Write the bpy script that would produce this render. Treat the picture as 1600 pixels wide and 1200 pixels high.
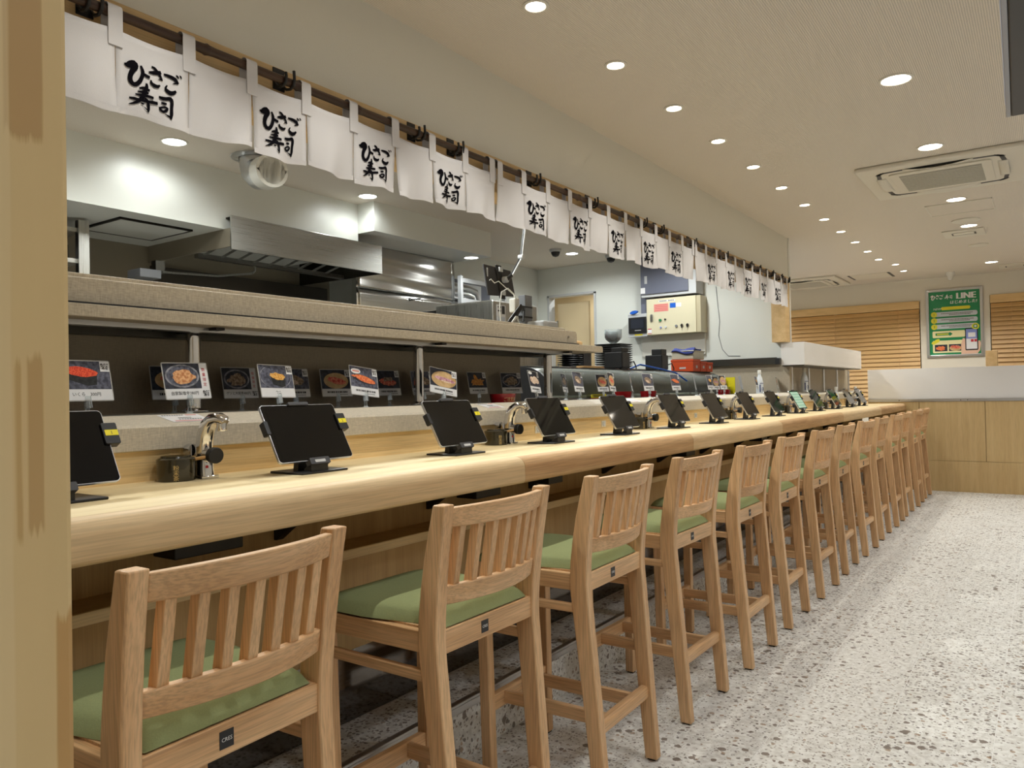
import bpy, bmesh, math, random
from mathutils import Vector, Matrix

random.seed(7)
for _o in list(bpy.data.objects):
    bpy.data.objects.remove(_o)
scene = bpy.context.scene
C = scene.collection
R = math.radians

# ------------------------------------------------------------------ camera
YAW, PITCH, ROLL = 0.606839, 0.013107, -0.0198335
_cy, _sy, _cp, _sp = math.cos(YAW), math.sin(YAW), math.cos(PITCH), math.sin(PITCH)
_F = Vector((-_sy * _cp, _cy * _cp, _sp))
_r = Vector((_cy, _sy, 0))
_u = _r.cross(_F)
_c, _s = math.cos(ROLL), math.sin(ROLL)
_r2, _u2 = _r * _c + _u * _s, _u * _c - _r * _s
cam_data = bpy.data.cameras.new('camera')
cam_data.sensor_fit = 'HORIZONTAL'
cam_data.sensor_width = 36.0
cam_data.lens = 1202.8 / 1600 * 36
cam_data.clip_start = 0.05
cam = bpy.data.objects.new('camera', cam_data)
C.objects.link(cam)
M = Matrix.Identity(4)
for i in range(3):
    M[i][0], M[i][1], M[i][2] = _r2[i], _u2[i], -_F[i]
M[0][3], M[1][3], M[2][3] = 0, 0, 1.25
cam.matrix_world = M
scene.camera = cam

# ------------------------------------------------------------------ world, exposure
world = bpy.data.worlds.new('night_world')
scene.world = world
world.use_nodes = True
world.node_tree.nodes['Background'].inputs[0].default_value = (0.6, 0.75, 1, 1)
world.node_tree.nodes['Background'].inputs[1].default_value = 0.02
vs = scene.view_settings
vs.view_transform = 'Standard'
vs.look = 'None'
vs.gamma = 1
vs.use_curve_mapping = False
vs.exposure = -0.04
scene.cycles.max_bounces = 8
scene.cycles.glossy_bounces = 3
scene.cycles.caustics_reflective = False
scene.cycles.caustics_refractive = False

# lamp tuning (watts); the lamps themselves are built with their downlights below
SMALL_W, LARGE_W, KITCHEN_W = 21.0, 28.0, 48.0
WARM, NEUTRAL, COOL = (1.0, 0.98, 0.89), (0.93, 0.98, 1.03), (0.96, 1.0, 0.97)

# ------------------------------------------------------------------ material helpers
def lin(c):
    o = []
    for v in c[:3]:
        v = v / 255.0
        o.append(v / 12.92 if v <= 0.04045 else ((v + 0.055) / 1.055) ** 2.4)
    return (o[0], o[1], o[2], 1)

MATS = {}
def base(name):
    m = bpy.data.materials.new(name)
    m.use_nodes = True
    nt = m.node_tree
    b = nt.nodes['Principled BSDF']
    MATS[name] = m
    return m, nt, b

def N(nt, kind, **kw):
    n = nt.nodes.new(kind)
    for k, v in kw.items():
        setattr(n, k, v)
    return n

def plain(name, rgb, rough=0.5, metal=0.0, spec=0.5, bump=0, bscale=200, var=0.0, vscale=6, coat=0, emit=None, estr=0):
    m, nt, b = base(name)
    b.inputs['Base Color'].default_value = lin(rgb)
    b.inputs['Roughness'].default_value = rough
    b.inputs['Metallic'].default_value = metal
    b.inputs['Specular IOR Level'].default_value = spec
    b.inputs['Coat Weight'].default_value = coat
    tc = None
    if bump or var:
        tc = N(nt, 'ShaderNodeTexCoord')
    if var:
        n = N(nt, 'ShaderNodeTexNoise')
        n.inputs['Scale'].default_value = vscale
        n.inputs['Detail'].default_value = 4
        nt.links.new(tc.outputs['Object'], n.inputs['Vector'])
        mx = N(nt, 'ShaderNodeMix', data_type='RGBA')
        c = lin(rgb)
        mx.inputs['A'].default_value = tuple(v * (1 - var) for v in c[:3]) + (1,)
        mx.inputs['B'].default_value = tuple(min(1, v * (1 + var)) for v in c[:3]) + (1,)
        nt.links.new(n.outputs['Fac'], mx.inputs['Factor'])
        nt.links.new(mx.outputs['Result'], b.inputs['Base Color'])
    if bump:
        n = N(nt, 'ShaderNodeTexNoise')
        n.inputs['Scale'].default_value = bscale
        n.inputs['Detail'].default_value = 3
        nt.links.new(tc.outputs['Object'], n.inputs['Vector'])
        bp = N(nt, 'ShaderNodeBump')
        bp.inputs['Strength'].default_value = bump
        bp.inputs['Distance'].default_value = 0.002
        nt.links.new(n.outputs['Fac'], bp.inputs['Height'])
        nt.links.new(bp.outputs['Normal'], b.inputs['Normal'])
    if emit:
        b.inputs['Emission Color'].default_value = lin(emit)
        b.inputs['Emission Strength'].default_value = estr
    return m

def wood(name, ca, cb, axis='Y', scale=1.0, rough=0.45, line=0.35, rand=0.0, spec=0.4):
    """wood grain stretched along one object axis"""
    m, nt, b = base(name)
    tc = N(nt, 'ShaderNodeTexCoord')
    vec = tc.outputs['Object']
    if rand:
        oi = N(nt, 'ShaderNodeObjectInfo')
        add = N(nt, 'ShaderNodeVectorMath', operation='ADD')
        mul = N(nt, 'ShaderNodeVectorMath', operation='SCALE')
        cb3 = N(nt, 'ShaderNodeCombineXYZ')
        for k in range(3):
            nt.links.new(oi.outputs['Random'], cb3.inputs[k])
        mul.inputs['Scale'].default_value = 37.0
        nt.links.new(cb3.outputs[0], mul.inputs[0])
        nt.links.new(vec, add.inputs[0])
        nt.links.new(mul.outputs[0], add.inputs[1])
        vec = add.outputs[0]
    def stretched(long_s, cross_s, detail, dist=0.0):
        mp = N(nt, 'ShaderNodeMapping')
        s = [cross_s] * 3
        s['XYZ'.index(axis)] = long_s
        mp.inputs['Scale'].default_value = [v * scale for v in s]
        nt.links.new(vec, mp.inputs['Vector'])
        n = N(nt, 'ShaderNodeTexNoise')
        n.inputs['Scale'].default_value = 1
        n.inputs['Detail'].default_value = detail
        n.inputs['Distortion'].default_value = dist
        nt.links.new(mp.outputs['Vector'], n.inputs['Vector'])
        return n
    big = stretched(1.2, 22, 3, 0.6)
    fine = stretched(9, 320, 2)
    mx = N(nt, 'ShaderNodeMix', data_type='RGBA')
    mx.inputs['A'].default_value = lin(ca)
    mx.inputs['B'].default_value = lin(cb)
    rp = N(nt, 'ShaderNodeMapRange')
    rp.inputs['From Min'].default_value = 0.32
    rp.inputs['From Max'].default_value = 0.68
    nt.links.new(big.outputs['Fac'], rp.inputs['Value'])
    nt.links.new(rp.outputs['Result'], mx.inputs['Factor'])
    mx2 = N(nt, 'ShaderNodeMix', data_type='RGBA', blend_type='MULTIPLY')
    rp2 = N(nt, 'ShaderNodeMapRange')
    rp2.inputs['From Min'].default_value = 0.35
    rp2.inputs['From Max'].default_value = 0.6
    rp2.inputs['To Min'].default_value = 1 - line
    rp2.inputs['To Max'].default_value = 1.0
    nt.links.new(fine.outputs['Fac'], rp2.inputs['Value'])
    mx2.inputs['Factor'].default_value = 1
    nt.links.new(mx.outputs['Result'], mx2.inputs['A'])
    cmb = N(nt, 'ShaderNodeCombineColor')
    for k in range(3):
        nt.links.new(rp2.outputs['Result'], cmb.inputs[k])
    nt.links.new(cmb.outputs[0], mx2.inputs['B'])
    last = mx2.outputs['Result']
    if rand:
        hs = N(nt, 'ShaderNodeHueSaturation')
        mr = N(nt, 'ShaderNodeMapRange')
        mr.inputs['To Min'].default_value = 1 - rand
        mr.inputs['To Max'].default_value = 1 + rand
        nt.links.new(oi.outputs['Random'], mr.inputs['Value'])
        nt.links.new(mr.outputs['Result'], hs.inputs['Value'])
        nt.links.new(last, hs.inputs['Color'])
        last = hs.outputs['Color']
    nt.links.new(last, b.inputs['Base Color'])
    b.inputs['Roughness'].default_value = rough
    b.inputs['Specular IOR Level'].default_value = spec
    bp = N(nt, 'ShaderNodeBump')
    bp.inputs['Strength'].default_value = 0.12
    bp.inputs['Distance'].default_value = 0.001
    nt.links.new(fine.outputs['Fac'], bp.inputs['Height'])
    nt.links.new(bp.outputs['Normal'], b.inputs['Normal'])
    return m

def linen(name, rgb, amount=0.14, rough=0.6):
    """woven linen-look laminate"""
    m, nt, b = base(name)
    tc = N(nt, 'ShaderNodeTexCoord')
    facs = []
    for s in ((700, 90, 700), (700, 700, 60)):
        mp = N(nt, 'ShaderNodeMapping')
        mp.inputs['Scale'].default_value = s
        nt.links.new(tc.outputs['Object'], mp.inputs['Vector'])
        n = N(nt, 'ShaderNodeTexNoise')
        n.inputs['Scale'].default_value = 0.7
        n.inputs['Detail'].default_value = 3
        nt.links.new(mp.outputs['Vector'], n.inputs['Vector'])
        facs.append(n.outputs['Fac'])
    ad = N(nt, 'ShaderNodeMath', operation='ADD')
    nt.links.new(facs[0], ad.inputs[0])
    nt.links.new(facs[1], ad.inputs[1])
    rp = N(nt, 'ShaderNodeMapRange')
    rp.inputs['From Min'].default_value = 0.7
    rp.inputs['From Max'].default_value = 1.3
    nt.links.new(ad.outputs[0], rp.inputs['Value'])
    mx = N(nt, 'ShaderNodeMix', data_type='RGBA')
    c = lin(rgb)
    mx.inputs['A'].default_value = tuple(v * (1 - 2 * amount) for v in c[:3]) + (1,)
    mx.inputs['B'].default_value = tuple(min(1, v * (1 + 2 * amount)) for v in c[:3]) + (1,)
    nt.links.new(rp.outputs['Result'], mx.inputs['Factor'])
    nt.links.new(mx.outputs['Result'], b.inputs['Base Color'])
    b.inputs['Roughness'].default_value = rough
    b.inputs['Specular IOR Level'].default_value = 0.35
    return m

def terrazzo(name, dark=1.0):
    m, nt, b = base(name)
    geo = N(nt, 'ShaderNodeNewGeometry')
    oi = N(nt, 'ShaderNodeObjectInfo')
    cb3 = N(nt, 'ShaderNodeCombineXYZ')
    mul = N(nt, 'ShaderNodeMath', operation='MULTIPLY')
    mul.inputs[1].default_value = 23.0
    nt.links.new(oi.outputs['Random'], mul.inputs[0])
    nt.links.new(mul.outputs[0], cb3.inputs[2])
    add = N(nt, 'ShaderNodeVectorMath', operation='ADD')
    nt.links.new(geo.outputs['Position'], add.inputs[0])
    nt.links.new(cb3.outputs[0], add.inputs[1])
    vec = add.outputs[0]
    # mottled cement ground
    n = N(nt, 'ShaderNodeTexNoise')
    n.inputs['Scale'].default_value = 48
    n.inputs['Detail'].default_value = 6
    nt.links.new(vec, n.inputs['Vector'])
    mx = N(nt, 'ShaderNodeMix', data_type='RGBA')
    mx.inputs['A'].default_value = lin((202, 198, 190))
    mx.inputs['B'].default_value = lin((226, 224, 218))
    rp = N(nt, 'ShaderNodeMapRange')
    rp.inputs['From Min'].default_value = 0.36
    rp.inputs['From Max'].default_value = 0.62
    nt.links.new(n.outputs['Fac'], rp.inputs['Value'])
    nt.links.new(rp.outputs['Result'], mx.inputs['Factor'])
    col = mx.outputs['Result']
    # stone chips of several sizes
    warp = N(nt, 'ShaderNodeTexNoise')
    warp.inputs['Scale'].default_value = 60
    nt.links.new(vec, warp.inputs['Vector'])
    for sc, thr, colr, amt, cut in ((30, 0.44, (112, 98, 86), 0.9, 0.62), (62, 0.46, (108, 98, 90), 0.85, 0.5), (44, 0.42, (148, 118, 88), 0.75, 0.72), (95, 0.5, (140, 130, 118), 0.8, 0.45)):
        w = N(nt, 'ShaderNodeMix', data_type='VECTOR')
        w.inputs['Factor'].default_value = 0.012
        nt.links.new(vec, w.inputs['A'])
        nt.links.new(warp.outputs['Color'], w.inputs['B'])
        v = N(nt, 'ShaderNodeTexVoronoi')
        v.inputs['Scale'].default_value = sc
        nt.links.new(w.outputs['Result'], v.inputs['Vector'])
        sx = N(nt, 'ShaderNodeSeparateColor')
        nt.links.new(v.outputs['Color'], sx.inputs[0])
        pick = N(nt, 'ShaderNodeMath', operation='GREATER_THAN')
        pick.inputs[1].default_value = cut
        nt.links.new(sx.outputs[1 if sc == 44 else 0], pick.inputs[0])
        th = N(nt, 'ShaderNodeMath', operation='MULTIPLY')
        th.inputs[1].default_value = thr
        nt.links.new(sx.outputs[2], th.inputs[0])
        near = N(nt, 'ShaderNodeMath', operation='LESS_THAN')
        nt.links.new(v.outputs['Distance'], near.inputs[0])
        nt.links.new(th.outputs[0], near.inputs[1])
        both = N(nt, 'ShaderNodeMath', operation='MULTIPLY')
        nt.links.new(pick.outputs[0], both.inputs[0])
        nt.links.new(near.outputs[0], both.inputs[1])
        am = N(nt, 'ShaderNodeMath', operation='MULTIPLY')
        am.inputs[1].default_value = amt
        nt.links.new(both.outputs[0], am.inputs[0])
        mm = N(nt, 'ShaderNodeMix', data_type='RGBA')
        nt.links.new(am.outputs[0], mm.inputs['Factor'])
        nt.links.new(col, mm.inputs['A'])
        mm.inputs['B'].default_value = lin(colr)
        col = mm.outputs['Result']
    nt.links.new(col, b.inputs['Base Color'])
    b.inputs['Roughness'].default_value = 0.5
    b.inputs['Specular IOR Level'].default_value = 0.35
    return m

def wallpaper(name, rgb, stripe_axis=None, sc=90):
    m, nt, b = base(name)
    b.inputs['Base Color'].default_value = lin(rgb)
    b.inputs['Roughness'].default_value = 0.85
    b.inputs['Specular IOR Level'].default_value = 0.15
    tc = N(nt, 'ShaderNodeTexCoord')
    h = None
    if stripe_axis:
        w = N(nt, 'ShaderNodeTexWave', wave_type='BANDS', bands_direction=stripe_axis)
        w.inputs['Scale'].default_value = sc
        w.inputs['Distortion'].default_value = 1.2
        w.inputs['Detail'].default_value = 2
        w.inputs['Detail Scale'].default_value = 3
        nt.links.new(tc.outputs['Object'], w.inputs['Vector'])
        h = w.outputs['Fac']
        mx = N(nt, 'ShaderNodeMix', data_type='RGBA')
        c = lin(rgb)
        mx.inputs['A'].default_value = tuple(v * 0.74 for v in c[:3]) + (1,)
        mx.inputs['B'].default_value = c
        nt.links.new(h, mx.inputs['Factor'])
        nt.links.new(mx.outputs['Result'], b.inputs['Base Color'])
    else:
        n = N(nt, 'ShaderNodeTexNoise')
        n.inputs['Scale'].default_value = 260
        nt.links.new(tc.outputs['Object'], n.inputs['Vector'])
        h = n.outputs['Fac']
    bp = N(nt, 'ShaderNodeBump')
    bp.inputs['Strength'].default_value = 0.35
    bp.inputs['Distance'].default_value = 0.002
    nt.links.new(h, bp.inputs['Height'])
    nt.links.new(bp.outputs['Normal'], b.inputs['Normal'])
    return m

def steel(name, rgb=(178, 178, 174), rough=0.28, axis='Y'):
    m, nt, b = base(name)
    b.inputs['Base Color'].default_value = lin(rgb)
    b.inputs['Metallic'].default_value = 1
    tc = N(nt, 'ShaderNodeTexCoord')
    mp = N(nt, 'ShaderNodeMapping')
    s = [260, 260, 260]
    s['XYZ'.index(axis)] = 2
    mp.inputs['Scale'].default_value = s
    n = N(nt, 'ShaderNodeTexNoise')
    n.inputs['Scale'].default_value = 1
    nt.links.new(tc.outputs['Object'], mp.inputs['Vector'])
    nt.links.new(mp.outputs['Vector'], n.inputs['Vector'])
    rp = N(nt, 'ShaderNodeMapRange')
    rp.inputs['To Min'].default_value = rough - 0.06
    rp.inputs['To Max'].default_value = rough + 0.08
    nt.links.new(n.outputs['Fac'], rp.inputs['Value'])
    nt.links.new(rp.outputs['Result'], b.inputs['Roughness'])
    return m

def speckle(name, ca, cb, scale, rough=0.6):
    """printed food texture: two-colour noise"""
    m, nt, b = base(name)
    tc = N(nt, 'ShaderNodeTexCoord')
    n = N(nt, 'ShaderNodeTexNoise')
    n.inputs['Scale'].default_value = scale
    n.inputs['Detail'].default_value = 4
    nt.links.new(tc.outputs['Object'], n.inputs['Vector'])
    rp = N(nt, 'ShaderNodeMapRange')
    rp.inputs['From Min'].default_value = 0.38
    rp.inputs['From Max'].default_value = 0.62
    nt.links.new(n.outputs['Fac'], rp.inputs['Value'])
    mx = N(nt, 'ShaderNodeMix', data_type='RGBA')
    mx.inputs['A'].default_value = lin(ca)
    mx.inputs['B'].default_value = lin(cb)
    nt.links.new(rp.outputs['Result'], mx.inputs['Factor'])
    nt.links.new(mx.outputs['Result'], b.inputs['Base Color'])
    b.inputs['Roughness'].default_value = rough
    return m

def glassy(name, tint=(235, 240, 240), alpha=0.25, rough=0.05):
    """thin clear acrylic or glass: part see-through, part glossy"""
    m, nt, b = base(name)
    out = nt.nodes['Material Output']
    tr = N(nt, 'ShaderNodeBsdfTransparent')
    tr.inputs[0].default_value = lin(tint)
    b.inputs['Base Color'].default_value = lin(tint)
    b.inputs['Roughness'].default_value = rough
    mx = N(nt, 'ShaderNodeMixShader')
    fr = N(nt, 'ShaderNodeFresnel')
    fr.inputs[0].default_value = 1.45
    ad = N(nt, 'ShaderNodeMath', operation='ADD')
    ad.inputs[1].default_value = alpha
    ad.use_clamp = True
    nt.links.new(fr.outputs[0], ad.inputs[0])
    nt.links.new(ad.outputs[0], mx.inputs[0])
    nt.links.new(tr.outputs[0], mx.inputs[1])
    nt.links.new(b.outputs[0], mx.inputs[2])
    nt.links.new(mx.outputs[0], out.inputs[0])
    return m

# materials ---------------------------------------------------------
wood('counter_wood', (222, 198, 150), (236, 216, 172), 'Y', 0.8, 0.5, 0.14, spec=0.3)
wood('nosing_pale', (212, 182, 138), (228, 202, 160), 'Y', 0.8, 0.52, 0.16, spec=0.25)
wood('nosing_brown', (188, 148, 104), (214, 178, 132), 'Y', 0.8, 0.52, 0.22, spec=0.25)
wood('strip_wood', (238, 204, 146), (246, 218, 164), 'Y', 0.8, 0.45, 0.15)
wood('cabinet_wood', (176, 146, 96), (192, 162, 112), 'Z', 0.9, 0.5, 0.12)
wood('partition_wood', (194, 164, 114), (206, 178, 128), 'Z', 0.9, 0.5, 0.12)
for ax in 'XYZ':
    wood('stool_wood_' + ax, (206, 160, 112), (228, 188, 142), ax, 0.9, 0.42, 0.24, rand=0.06)
wood('header_wood', (206, 172, 120), (222, 190, 140), 'Y', 0.8, 0.5, 0.12)
wood('post_wood', (214, 186, 134), (226, 200, 150), 'Z', 0.6, 0.5, 0.05)
wood('blind_wood', (208, 164, 104), (228, 188, 128), 'X', 0.8, 0.45, 0.18)
wood('blind_header_wood', (220, 182, 124), (234, 200, 144), 'X', 0.8, 0.45, 0.12)
wood('bamboo', (44, 28, 18), (84, 56, 36), 'Y', 1.2, 0.4, 0.3)
linen('laminate', (172, 160, 140), 0.12)
linen('laminate_dark', (184, 172, 152), 0.06)
terrazzo('terrazzo')
plain('grout', (226, 224, 219), 0.8)
wallpaper('ceiling_paper', (236, 226, 212), 'X', 36)
wallpaper('wall_paper', (228, 221, 206))
wallpaper('soffit_paper', (222, 217, 202))
plain('kitchen_white', (226, 228, 222), 0.35, bump=0.03)
plain('kitchen_ceiling', (224, 224, 214), 0.6)
plain('green_fabric', (150, 159, 113), 0.9, spec=0.2, bump=0.5, bscale=900, var=0.12, vscale=300)
plain('cloth_white', (216, 213, 214), 0.9, spec=0.1, bump=0.3, bscale=600)
plain('ink_black', (14, 12, 18), 0.8, spec=0.05)
plain('print_black', (26, 26, 30), 0.5)
plain('print_red', (196, 40, 56), 0.5)
plain('print_white', (240, 240, 240), 0.5)
plain('paper_white', (238, 238, 240), 0.35)
plain('paper_shade', (196, 194, 190), 0.4)
plain('black_plastic', (22, 22, 24), 0.42)
plain('black_metal', (24, 22, 22), 0.5, metal=0.0)
plain('dark_grey', (60, 60, 64), 0.5)
plain('mid_grey', (120, 122, 126), 0.5)
plain('light_grey', (196, 198, 200), 0.5)
plain('screen_black', (9, 8, 8), 0.05, spec=0.4)
plain('screen_dim', (44, 48, 58), 0.12)
plain('yellow_tag', (240, 224, 20), 0.5)
plain('tan_wood_spoon', (206, 164, 110), 0.6)
plain('canister_black', (40, 34, 16), 0.22, coat=0.5)
plain('gold_print', (214, 184, 120), 0.5)
plain('red_lacquer', (150, 22, 26), 0.25, coat=0.4)
plain('shelf_black', (14, 14, 16), 0.15)
plain('chrome', (225, 225, 228), 0.06, metal=1)
plain('alu', (205, 206, 208), 0.3, metal=1)
steel('steel_y', axis='Y')
steel('steel_x', axis='X')
steel('steel_z', axis='Z')
steel('steel_dark', (84, 82, 76), 0.34, 'Y')
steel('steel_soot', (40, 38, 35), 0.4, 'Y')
steel('steel_mirror', (120, 116, 112), 0.08, 'Y')
steel('steel_wave', (190, 188, 184), 0.16, 'Y')
plain('white_acrylic', (226, 224, 222), 0.3, var=0.03, vscale=2)
plain('white_plastic', (228, 226, 218), 0.4)
plain('ac_white', (222, 216, 202), 0.45)
plain('ac_grille', (168, 164, 152), 0.6, bump=0.6, bscale=700)
plain('cream_enamel', (222, 214, 184), 0.4)
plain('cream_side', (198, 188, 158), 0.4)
plain('blue_grey', (104, 108, 124), 0.45)
plain('orange_box', (206, 74, 26), 0.45)
plain('blue_cloth', (54, 64, 128), 0.9, bump=0.5, bscale=300)
plain('clear_box', (196, 190, 172), 0.25)
plain('door_cream', (226, 204, 164), 0.5)
plain('door_light', (240, 214, 186), 0.5)
plain('poster_green', (22, 140, 86), 0.3, coat=0.3)
plain('poster_cream', (244, 236, 184), 0.3)
plain('poster_pill', (214, 222, 232), 0.3)
plain('poster_skin', (236, 196, 170), 0.35)
plain('poster_yellow', (232, 226, 60), 0.35)
plain('poster_blue', (136, 150, 214), 0.3)
plain('green_button', (30, 120, 76), 0.4)
plain('blue_label', (30, 96, 200), 0.4)
plain('pink_print', (224, 150, 140), 0.5)
plain('glass_dark', (20, 24, 30), 0.05)
plain('bottle_white', (228, 232, 236), 0.25)
plain('bottle_blue', (52, 66, 120), 0.4)
plain('wire_white', (226, 226, 220), 0.5)
plain('tv_silver', (150, 152, 158), 0.35, metal=0.6)
plain('lamp_ring', (225, 220, 208), 0.4)
plain('lamp_reflector', (214, 212, 206), 0.2, metal=1)
plain('lens_warm', (255, 255, 255), emit=(255, 244, 228), estr=14)
plain('lens_cool', (255, 255, 255), emit=(246, 252, 255), estr=14)
plain('screen_glow', (20, 20, 24), 0.2, emit=(120, 150, 190), estr=1.2)
plain('screen_menu', (160, 200, 180), 0.15, emit=(150, 205, 180), estr=0.25)
_nt = MATS['screen_menu'].node_tree
_w = N(_nt, 'ShaderNodeTexWave', wave_type='BANDS', bands_direction='Z')
_w.inputs['Scale'].default_value = 14
_tc = N(_nt, 'ShaderNodeTexCoord')
_nt.links.new(_tc.outputs['Object'], _w.inputs['Vector'])
_mx = N(_nt, 'ShaderNodeMix', data_type='RGBA')
_mx.inputs['A'].default_value = lin((70, 160, 120))
_mx.inputs['B'].default_value = lin((235, 245, 240))
_nt.links.new(_w.outputs['Fac'], _mx.inputs['Factor'])
_nt.links.new(_mx.outputs['Result'], _nt.nodes['Principled BSDF'].inputs['Emission Color'])
glassy('clear_acrylic', (250, 252, 252), 0.06)
glassy('case_glass', (226, 234, 228), 0.06)
glassy('clear_bowl', (248, 250, 250), 0.14, 0.1)
speckle('photo_slate', (58, 60, 74), (104, 106, 124), 90)
speckle('photo_dark', (26, 28, 40), (52, 54, 70), 70)
speckle('food_ikura', (214, 48, 24), (250, 104, 60), 260)
speckle('food_uni', (214, 140, 50), (240, 196, 110), 160)
speckle('food_shio', (196, 122, 70), (238, 188, 136), 120)
speckle('food_prawn', (222, 92, 40), (246, 150, 96), 130)
speckle('food_pink', (176, 112, 130), (226, 180, 192), 90)
speckle('food_white', (214, 178, 150), (244, 226, 206), 90)
speckle('food_fry', (202, 120, 40), (232, 168, 84), 120)
speckle('food_grey', (110, 84, 62), (186, 164, 140), 120)
speckle('food_red', (206, 60, 50), (240, 150, 120), 110)
speckle('plate_wood', (196, 158, 104), (220, 186, 136), 40)
speckle('plate_grey', (110, 110, 118), (160, 160, 168), 60)
speckle('nori', (16, 18, 20), (40, 42, 44), 120)

# the lamps below light the room; their small glowing lenses need no sampling of their own
for _n in ('lens_warm', 'lens_cool', 'screen_glow', 'screen_menu'):
    MATS[_n].cycles.emission_sampling = 'NONE'
linen('ledge_laminate', (200, 191, 174), 0.10)
plain('sheet_taupe', (132, 124, 108), 0.4, spec=0.6)
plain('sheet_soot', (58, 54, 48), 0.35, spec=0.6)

# ------------------------------------------------------------------ mesh helpers
class MB:
    """collects shapes and links them as ONE mesh object"""
    def __init__(s):
        s.v = []
        s.f = []
    def add(s, vs_, fs):
        n = len(s.v)
        s.v += [tuple(p) for p in vs_]
        s.f += [tuple(i + n for i in f) for f in fs]
        return s
    def box(s, x0, x1, y0, y1, z0, z1):
        x0, x1 = min(x0, x1), max(x0, x1)
        y0, y1 = min(y0, y1), max(y0, y1)
        z0, z1 = min(z0, z1), max(z0, z1)
        return s.hexa([(x0, y0, z0), (x1, y0, z0), (x1, y1, z0), (x0, y1, z0), (x0, y0, z1), (x1, y0, z1), (x1, y1, z1), (x0, y1, z1)])
    def hexa(s, p):
        return s.add(p, [(3, 2, 1, 0), (4, 5, 6, 7), (0, 1, 5, 4), (1, 2, 6, 5), (2, 3, 7, 6), (3, 0, 4, 7)])
    def prism(s, poly, axis, a, b):
        """poly: list of 2-D points, counter-clockwise seen from +axis; extruded from a to b"""
        n = len(poly)
        def P(q, t):
            if axis == 'X': return (t, q[0], q[1])
            if axis == 'Y': return (q[0], t, q[1])
            return (q[0], q[1], t)
        vs_ = [P(q, a) for q in poly] + [P(q, b) for q in poly]
        fs = [tuple(range(n - 1, -1, -1)), tuple(range(n, 2 * n))]
        fs += [(i, (i + 1) % n, n + (i + 1) % n, n + i) for i in range(n)]
        return s.add(vs_, fs)
    def flat(s, poly):
        return s.add(poly, [tuple(range(len(poly)))])
    def tube(s, path, r, n=10, cap=True, r_end=None):
        path = [Vector(p) for p in path]
        k = len(path)
        rings = []
        prev = None
        for i, p in enumerate(path):
            d = (path[min(i + 1, k - 1)] - path[max(i - 1, 0)]).normalized()
            if prev is None:
                up = Vector((0, 0, 1)) if abs(d.z) < 0.9 else Vector((1, 0, 0))
                a = d.cross(up).normalized()
            else:
                a = (prev - d * prev.dot(d)).normalized()
            prev = a
            b = d.cross(a)
            rr = r[i] if isinstance(r, (list, tuple)) else r
            rings.append([p + (a * math.cos(2 * math.pi * j / n) + b * math.sin(2 * math.pi * j / n)) * rr for j in range(n)])
        vs_ = [q for g in rings for q in g]
        fs = []
        for i in range(k - 1):
            for j in range(n):
                fs.append((i * n + j, i * n + (j + 1) % n, (i + 1) * n + (j + 1) % n, (i + 1) * n + j))
        if cap:
            fs.append(tuple(range(n - 1, -1, -1)))
            fs.append(tuple((k - 1) * n + j for j in range(n)))
        return s.add(vs_, fs)
    def lathe(s, prof, n=24, c=(0, 0, 0), cap0=False, cap1=False):
        """prof: (radius, z) pairs from bottom to top"""
        vs_ = []
        for r_, z in prof:
            vs_ += [(c[0] + r_ * math.cos(2 * math.pi * j / n), c[1] + r_ * math.sin(2 * math.pi * j / n), c[2] + z) for j in range(n)]
        fs = []
        for i in range(len(prof) - 1):
            for j in range(n):
                fs.append((i * n + j, i * n + (j + 1) % n, (i + 1) * n + (j + 1) % n, (i + 1) * n + j))
        if cap0: fs.append(tuple(range(n - 1, -1, -1)))
        if cap1: fs.append(tuple((len(prof) - 1) * n + j for j in range(n)))
        return s.add(vs_, fs)
    def loft(s, secs, cap=True):
        """secs: list of equal-length closed sections"""
        n = len(secs[0])
        vs_ = [q for g in secs for q in g]
        fs = []
        for i in range(len(secs) - 1):
            for j in range(n):
                fs.append((i * n + j, i * n + (j + 1) % n, (i + 1) * n + (j + 1) % n, (i + 1) * n + j))
        if cap:
            fs.append(tuple(range(n - 1, -1, -1)))
            fs.append(tuple((len(secs) - 1) * n + j for j in range(n)))
        return s.add(vs_, fs)
    def grid(s, fn, nu, nv):
        vs_ = [fn(i / nu, j / nv) for i in range(nu + 1) for j in range(nv + 1)]
        fs = [(i * (nv + 1) + j, (i + 1) * (nv + 1) + j, (i + 1) * (nv + 1) + j + 1, i * (nv + 1) + j + 1) for i in range(nu) for j in range(nv)]
        return s.add(vs_, fs)
    def build(s, name, mat, parent=None, smooth=False, bevel=0, seg=2, loc=None):
        me = bpy.data.meshes.new(name)
        me.from_pydata(s.v, [], s.f)
        bm = bmesh.new()
        bm.from_mesh(me)
        bmesh.ops.recalc_face_normals(bm, faces=bm.faces)
        bm.to_mesh(me)
        bm.free()
        me.materials.append(MATS[mat])
        o = bpy.data.objects.new(name, me)
        C.objects.link(o)
        if parent: o.parent = parent
        if loc: o.location = loc
        if bevel:
            b = o.modifiers.new('bevel', 'BEVEL')
            b.width = bevel
            b.segments = seg
            b.limit_method = 'ANGLE'
            b.angle_limit = R(40)
        if smooth:
            me.polygons.foreach_set('use_smooth', [True] * len(me.polygons))
            me.set_sharp_from_angle(angle=R(38))
        return o

def bx(name, mat, x0, x1, y0, y1, z0, z1, parent=None, bevel=0, seg=2):
    return MB().box(x0, x1, y0, y1, z0, z1).build(name, mat, parent, bevel=bevel, seg=seg)

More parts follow.
